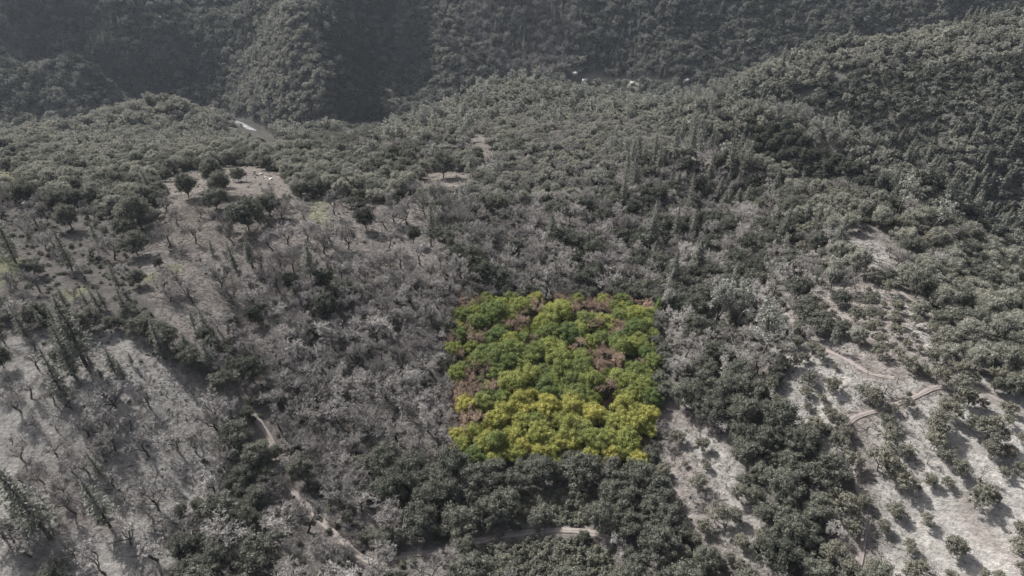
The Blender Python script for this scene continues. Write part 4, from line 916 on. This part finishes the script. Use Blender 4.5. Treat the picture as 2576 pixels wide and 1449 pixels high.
for i, (hx, hy, hz) in enumerate(HOUSES):
    e = bpy.data.objects.new('cabin', None); e.location = (hx, hy, hz + .1); e.rotation_euler = (0, 0, random.uniform(-.6, .6)); col.objects.link(e)
    e['label'] = CABIN[i]; e['category'] = 'cabin'; e['group'] = 'cabins in the far valley'
    L_, W_, H_ = random.uniform(2.4, 3.2), random.uniform(1.8, 2.2), 2.2
    wv = [(-L_, -W_, -1), (L_, -W_, -1), (L_, W_, -1), (-L_, W_, -1), (-L_, -W_, H_), (L_, -W_, H_), (L_, W_, H_), (-L_, W_, H_), (-L_, 0, H_ + 1.5), (L_, 0, H_ + 1.5)]
    wme = make_mesh('cabin_wall', wv, [(0, 1, 5, 4), (2, 3, 7, 6), (1, 2, 6, 5), (3, 0, 4, 7)], [(4, 7, 8), (5, 9, 6)], [MW[i % 2]]); link('wall', wme, e)
    a, b, o_ = L_ + .4, W_ + .45, .22; zz = H_ - .25
    rv = [(-a, -b, zz), (a, -b, zz), (a, 0, H_ + 1.68), (-a, 0, H_ + 1.68), (a, b, zz), (-a, b, zz)]; rv = rv + [(x, y, z + o_) for x, y, z in rv]
    rq = [(6, 7, 8, 9), (9, 8, 10, 11), (1, 0, 3, 2), (2, 3, 5, 4), (0, 1, 7, 6), (4, 5, 11, 10), (1, 2, 8, 7), (2, 4, 10, 8), (0, 6, 9, 3), (3, 9, 11, 5)]
    rf = link('roof', make_mesh('cabin_roof', rv, rq, None, [MR[(i // 2) % 2]]), e); link('chimney', boxmesh('chimney', L_ * .4, L_ * .4 + .6, .5, 1.1, H_ + .6, H_ + 2.4, MS), rf)
    link('door', boxmesh('cabin_door', -.45, .45, -W_ - .06, -W_ + .05, 0, 2.0, MD), e)
    for xx in (-L_ * .62, L_ * .62): link('window', boxmesh('cabin_window', xx - .5, xx + .5, -W_ - .05, -W_ + .05, .9, 1.9, MG), e)
uv, _ = picks('C', [1635, 500, 0], 3); g = ground_at(uv[:, 0], uv[:, 1])[0]
tr, cr = bare_shape(900, H=5.5, fine=.3, limbs=4, trunk_h=.35); e = bpy.data.objects.new('dead_snag', None); e.location = g; col.objects.link(e)
e['label'] = 'small bleached white dead snag among the dark gully pines'; e['category'] = 'dead tree'; link('trunk', tr.mesh('snag_trunk', M['palebark']), e); link('branches', cr.mesh('snag_branches', M['palebark']), e)
g = ground_at([1157], [402])[0]; e = bpy.data.objects.new('log_pile', None); e.location = g; e.rotation_euler = (0, 0, .25); col.objects.link(e); e['label'] = 'dark pile of old logs beside the tan clearing on the ridge'; e['category'] = 'log pile'
lm = None
for row, (n_, z_) in enumerate(((5, .25), (4, .68), (3, 1.1))):
    for k in range(n_):
        if lm is None: lm = make_mesh('log', *tube(np.array([(-2.4, 0, 0), (-1, .05, .02), (1, -.04, 0), (2.4, 0, .03)]), [.26, .25, .24, .22], 8), None, [ML])
        o = link('log', lm, e); o.location = (random.uniform(-.4, .4), (k - (n_ - 1) / 2) * .53, z_); o.rotation_euler = (random.uniform(0, 6), 0, random.gauss(0, .05))
for i, (u0, v0, sz) in enumerate([(1122, 490, .8), (1133, 494, 1.0), (1143, 489, .7), (1150, 496, .9), (1128, 500, .6), (640, 432, .7), (655, 440, .9), (668, 446, .6), (682, 452, .8), (60, 513, .8)]):
    g = ground_at([u0], [v0])[0]; r = np.random.default_rng(950 + i); v = ICO_V * r.uniform(.7, 1.2, (len(ICO_V), 1)) * sz * [1.2, .9, .7]
    o = link('boulder', make_mesh('boulder', v, ICO_Q, None, [MS])); o.location = (g[0], g[1], g[2] + .2 * sz); o.rotation_euler = (0, 0, r.uniform(0, 6)); o['category'] = 'boulder'
    o['label'] = '%s grey boulder %s' % ('large' if sz > .85 else 'small', ('in the rock heap under the tan clearing' if i < 5 else 'in the line of rocks along the sandy crest' if i < 9 else 'by the pale patch at the left edge') + (', %s from left' % ordinal((1, 3, 4, 5, 2, 1, 2, 3, 4, 1)[i]) if i < 9 else '')); o['group'] = 'boulders on the ridge'

# ------------------------------------------------------------------ the air in the canyon
def box(name, x0, x1, y0, y1, z0, z1, mat):
    v = [(x, y, z) for z in (z0, z1) for y in (y0, y1) for x in (x0, x1)]
    q = [(0, 2, 3, 1), (4, 5, 7, 6), (0, 1, 5, 4), (2, 6, 7, 3), (0, 4, 6, 2), (1, 3, 7, 5)]
    return make_mesh(name, v, q, None, [mat])
m, n, l = new_mat('canyon_haze'); out = n.new('ShaderNodeOutputMaterial'); pv_ = n.new('ShaderNodeVolumePrincipled')
pv_.inputs['Color'].default_value = (.74, .84, 1.0, 1); pv_.inputs['Density'].default_value = .000034; pv_.inputs['Anisotropy'].default_value = .2
l.new(pv_.outputs[0], out.inputs['Volume'])
zmin = float(VZ.min()) - 1.5
link('haze', box('haze', -3000, 3000, -400, 3200, zmin, max(ZC, float(VZ.max()) + 40) + 25, m), kind='stuff', label='thin pale haze filling the canyon air')
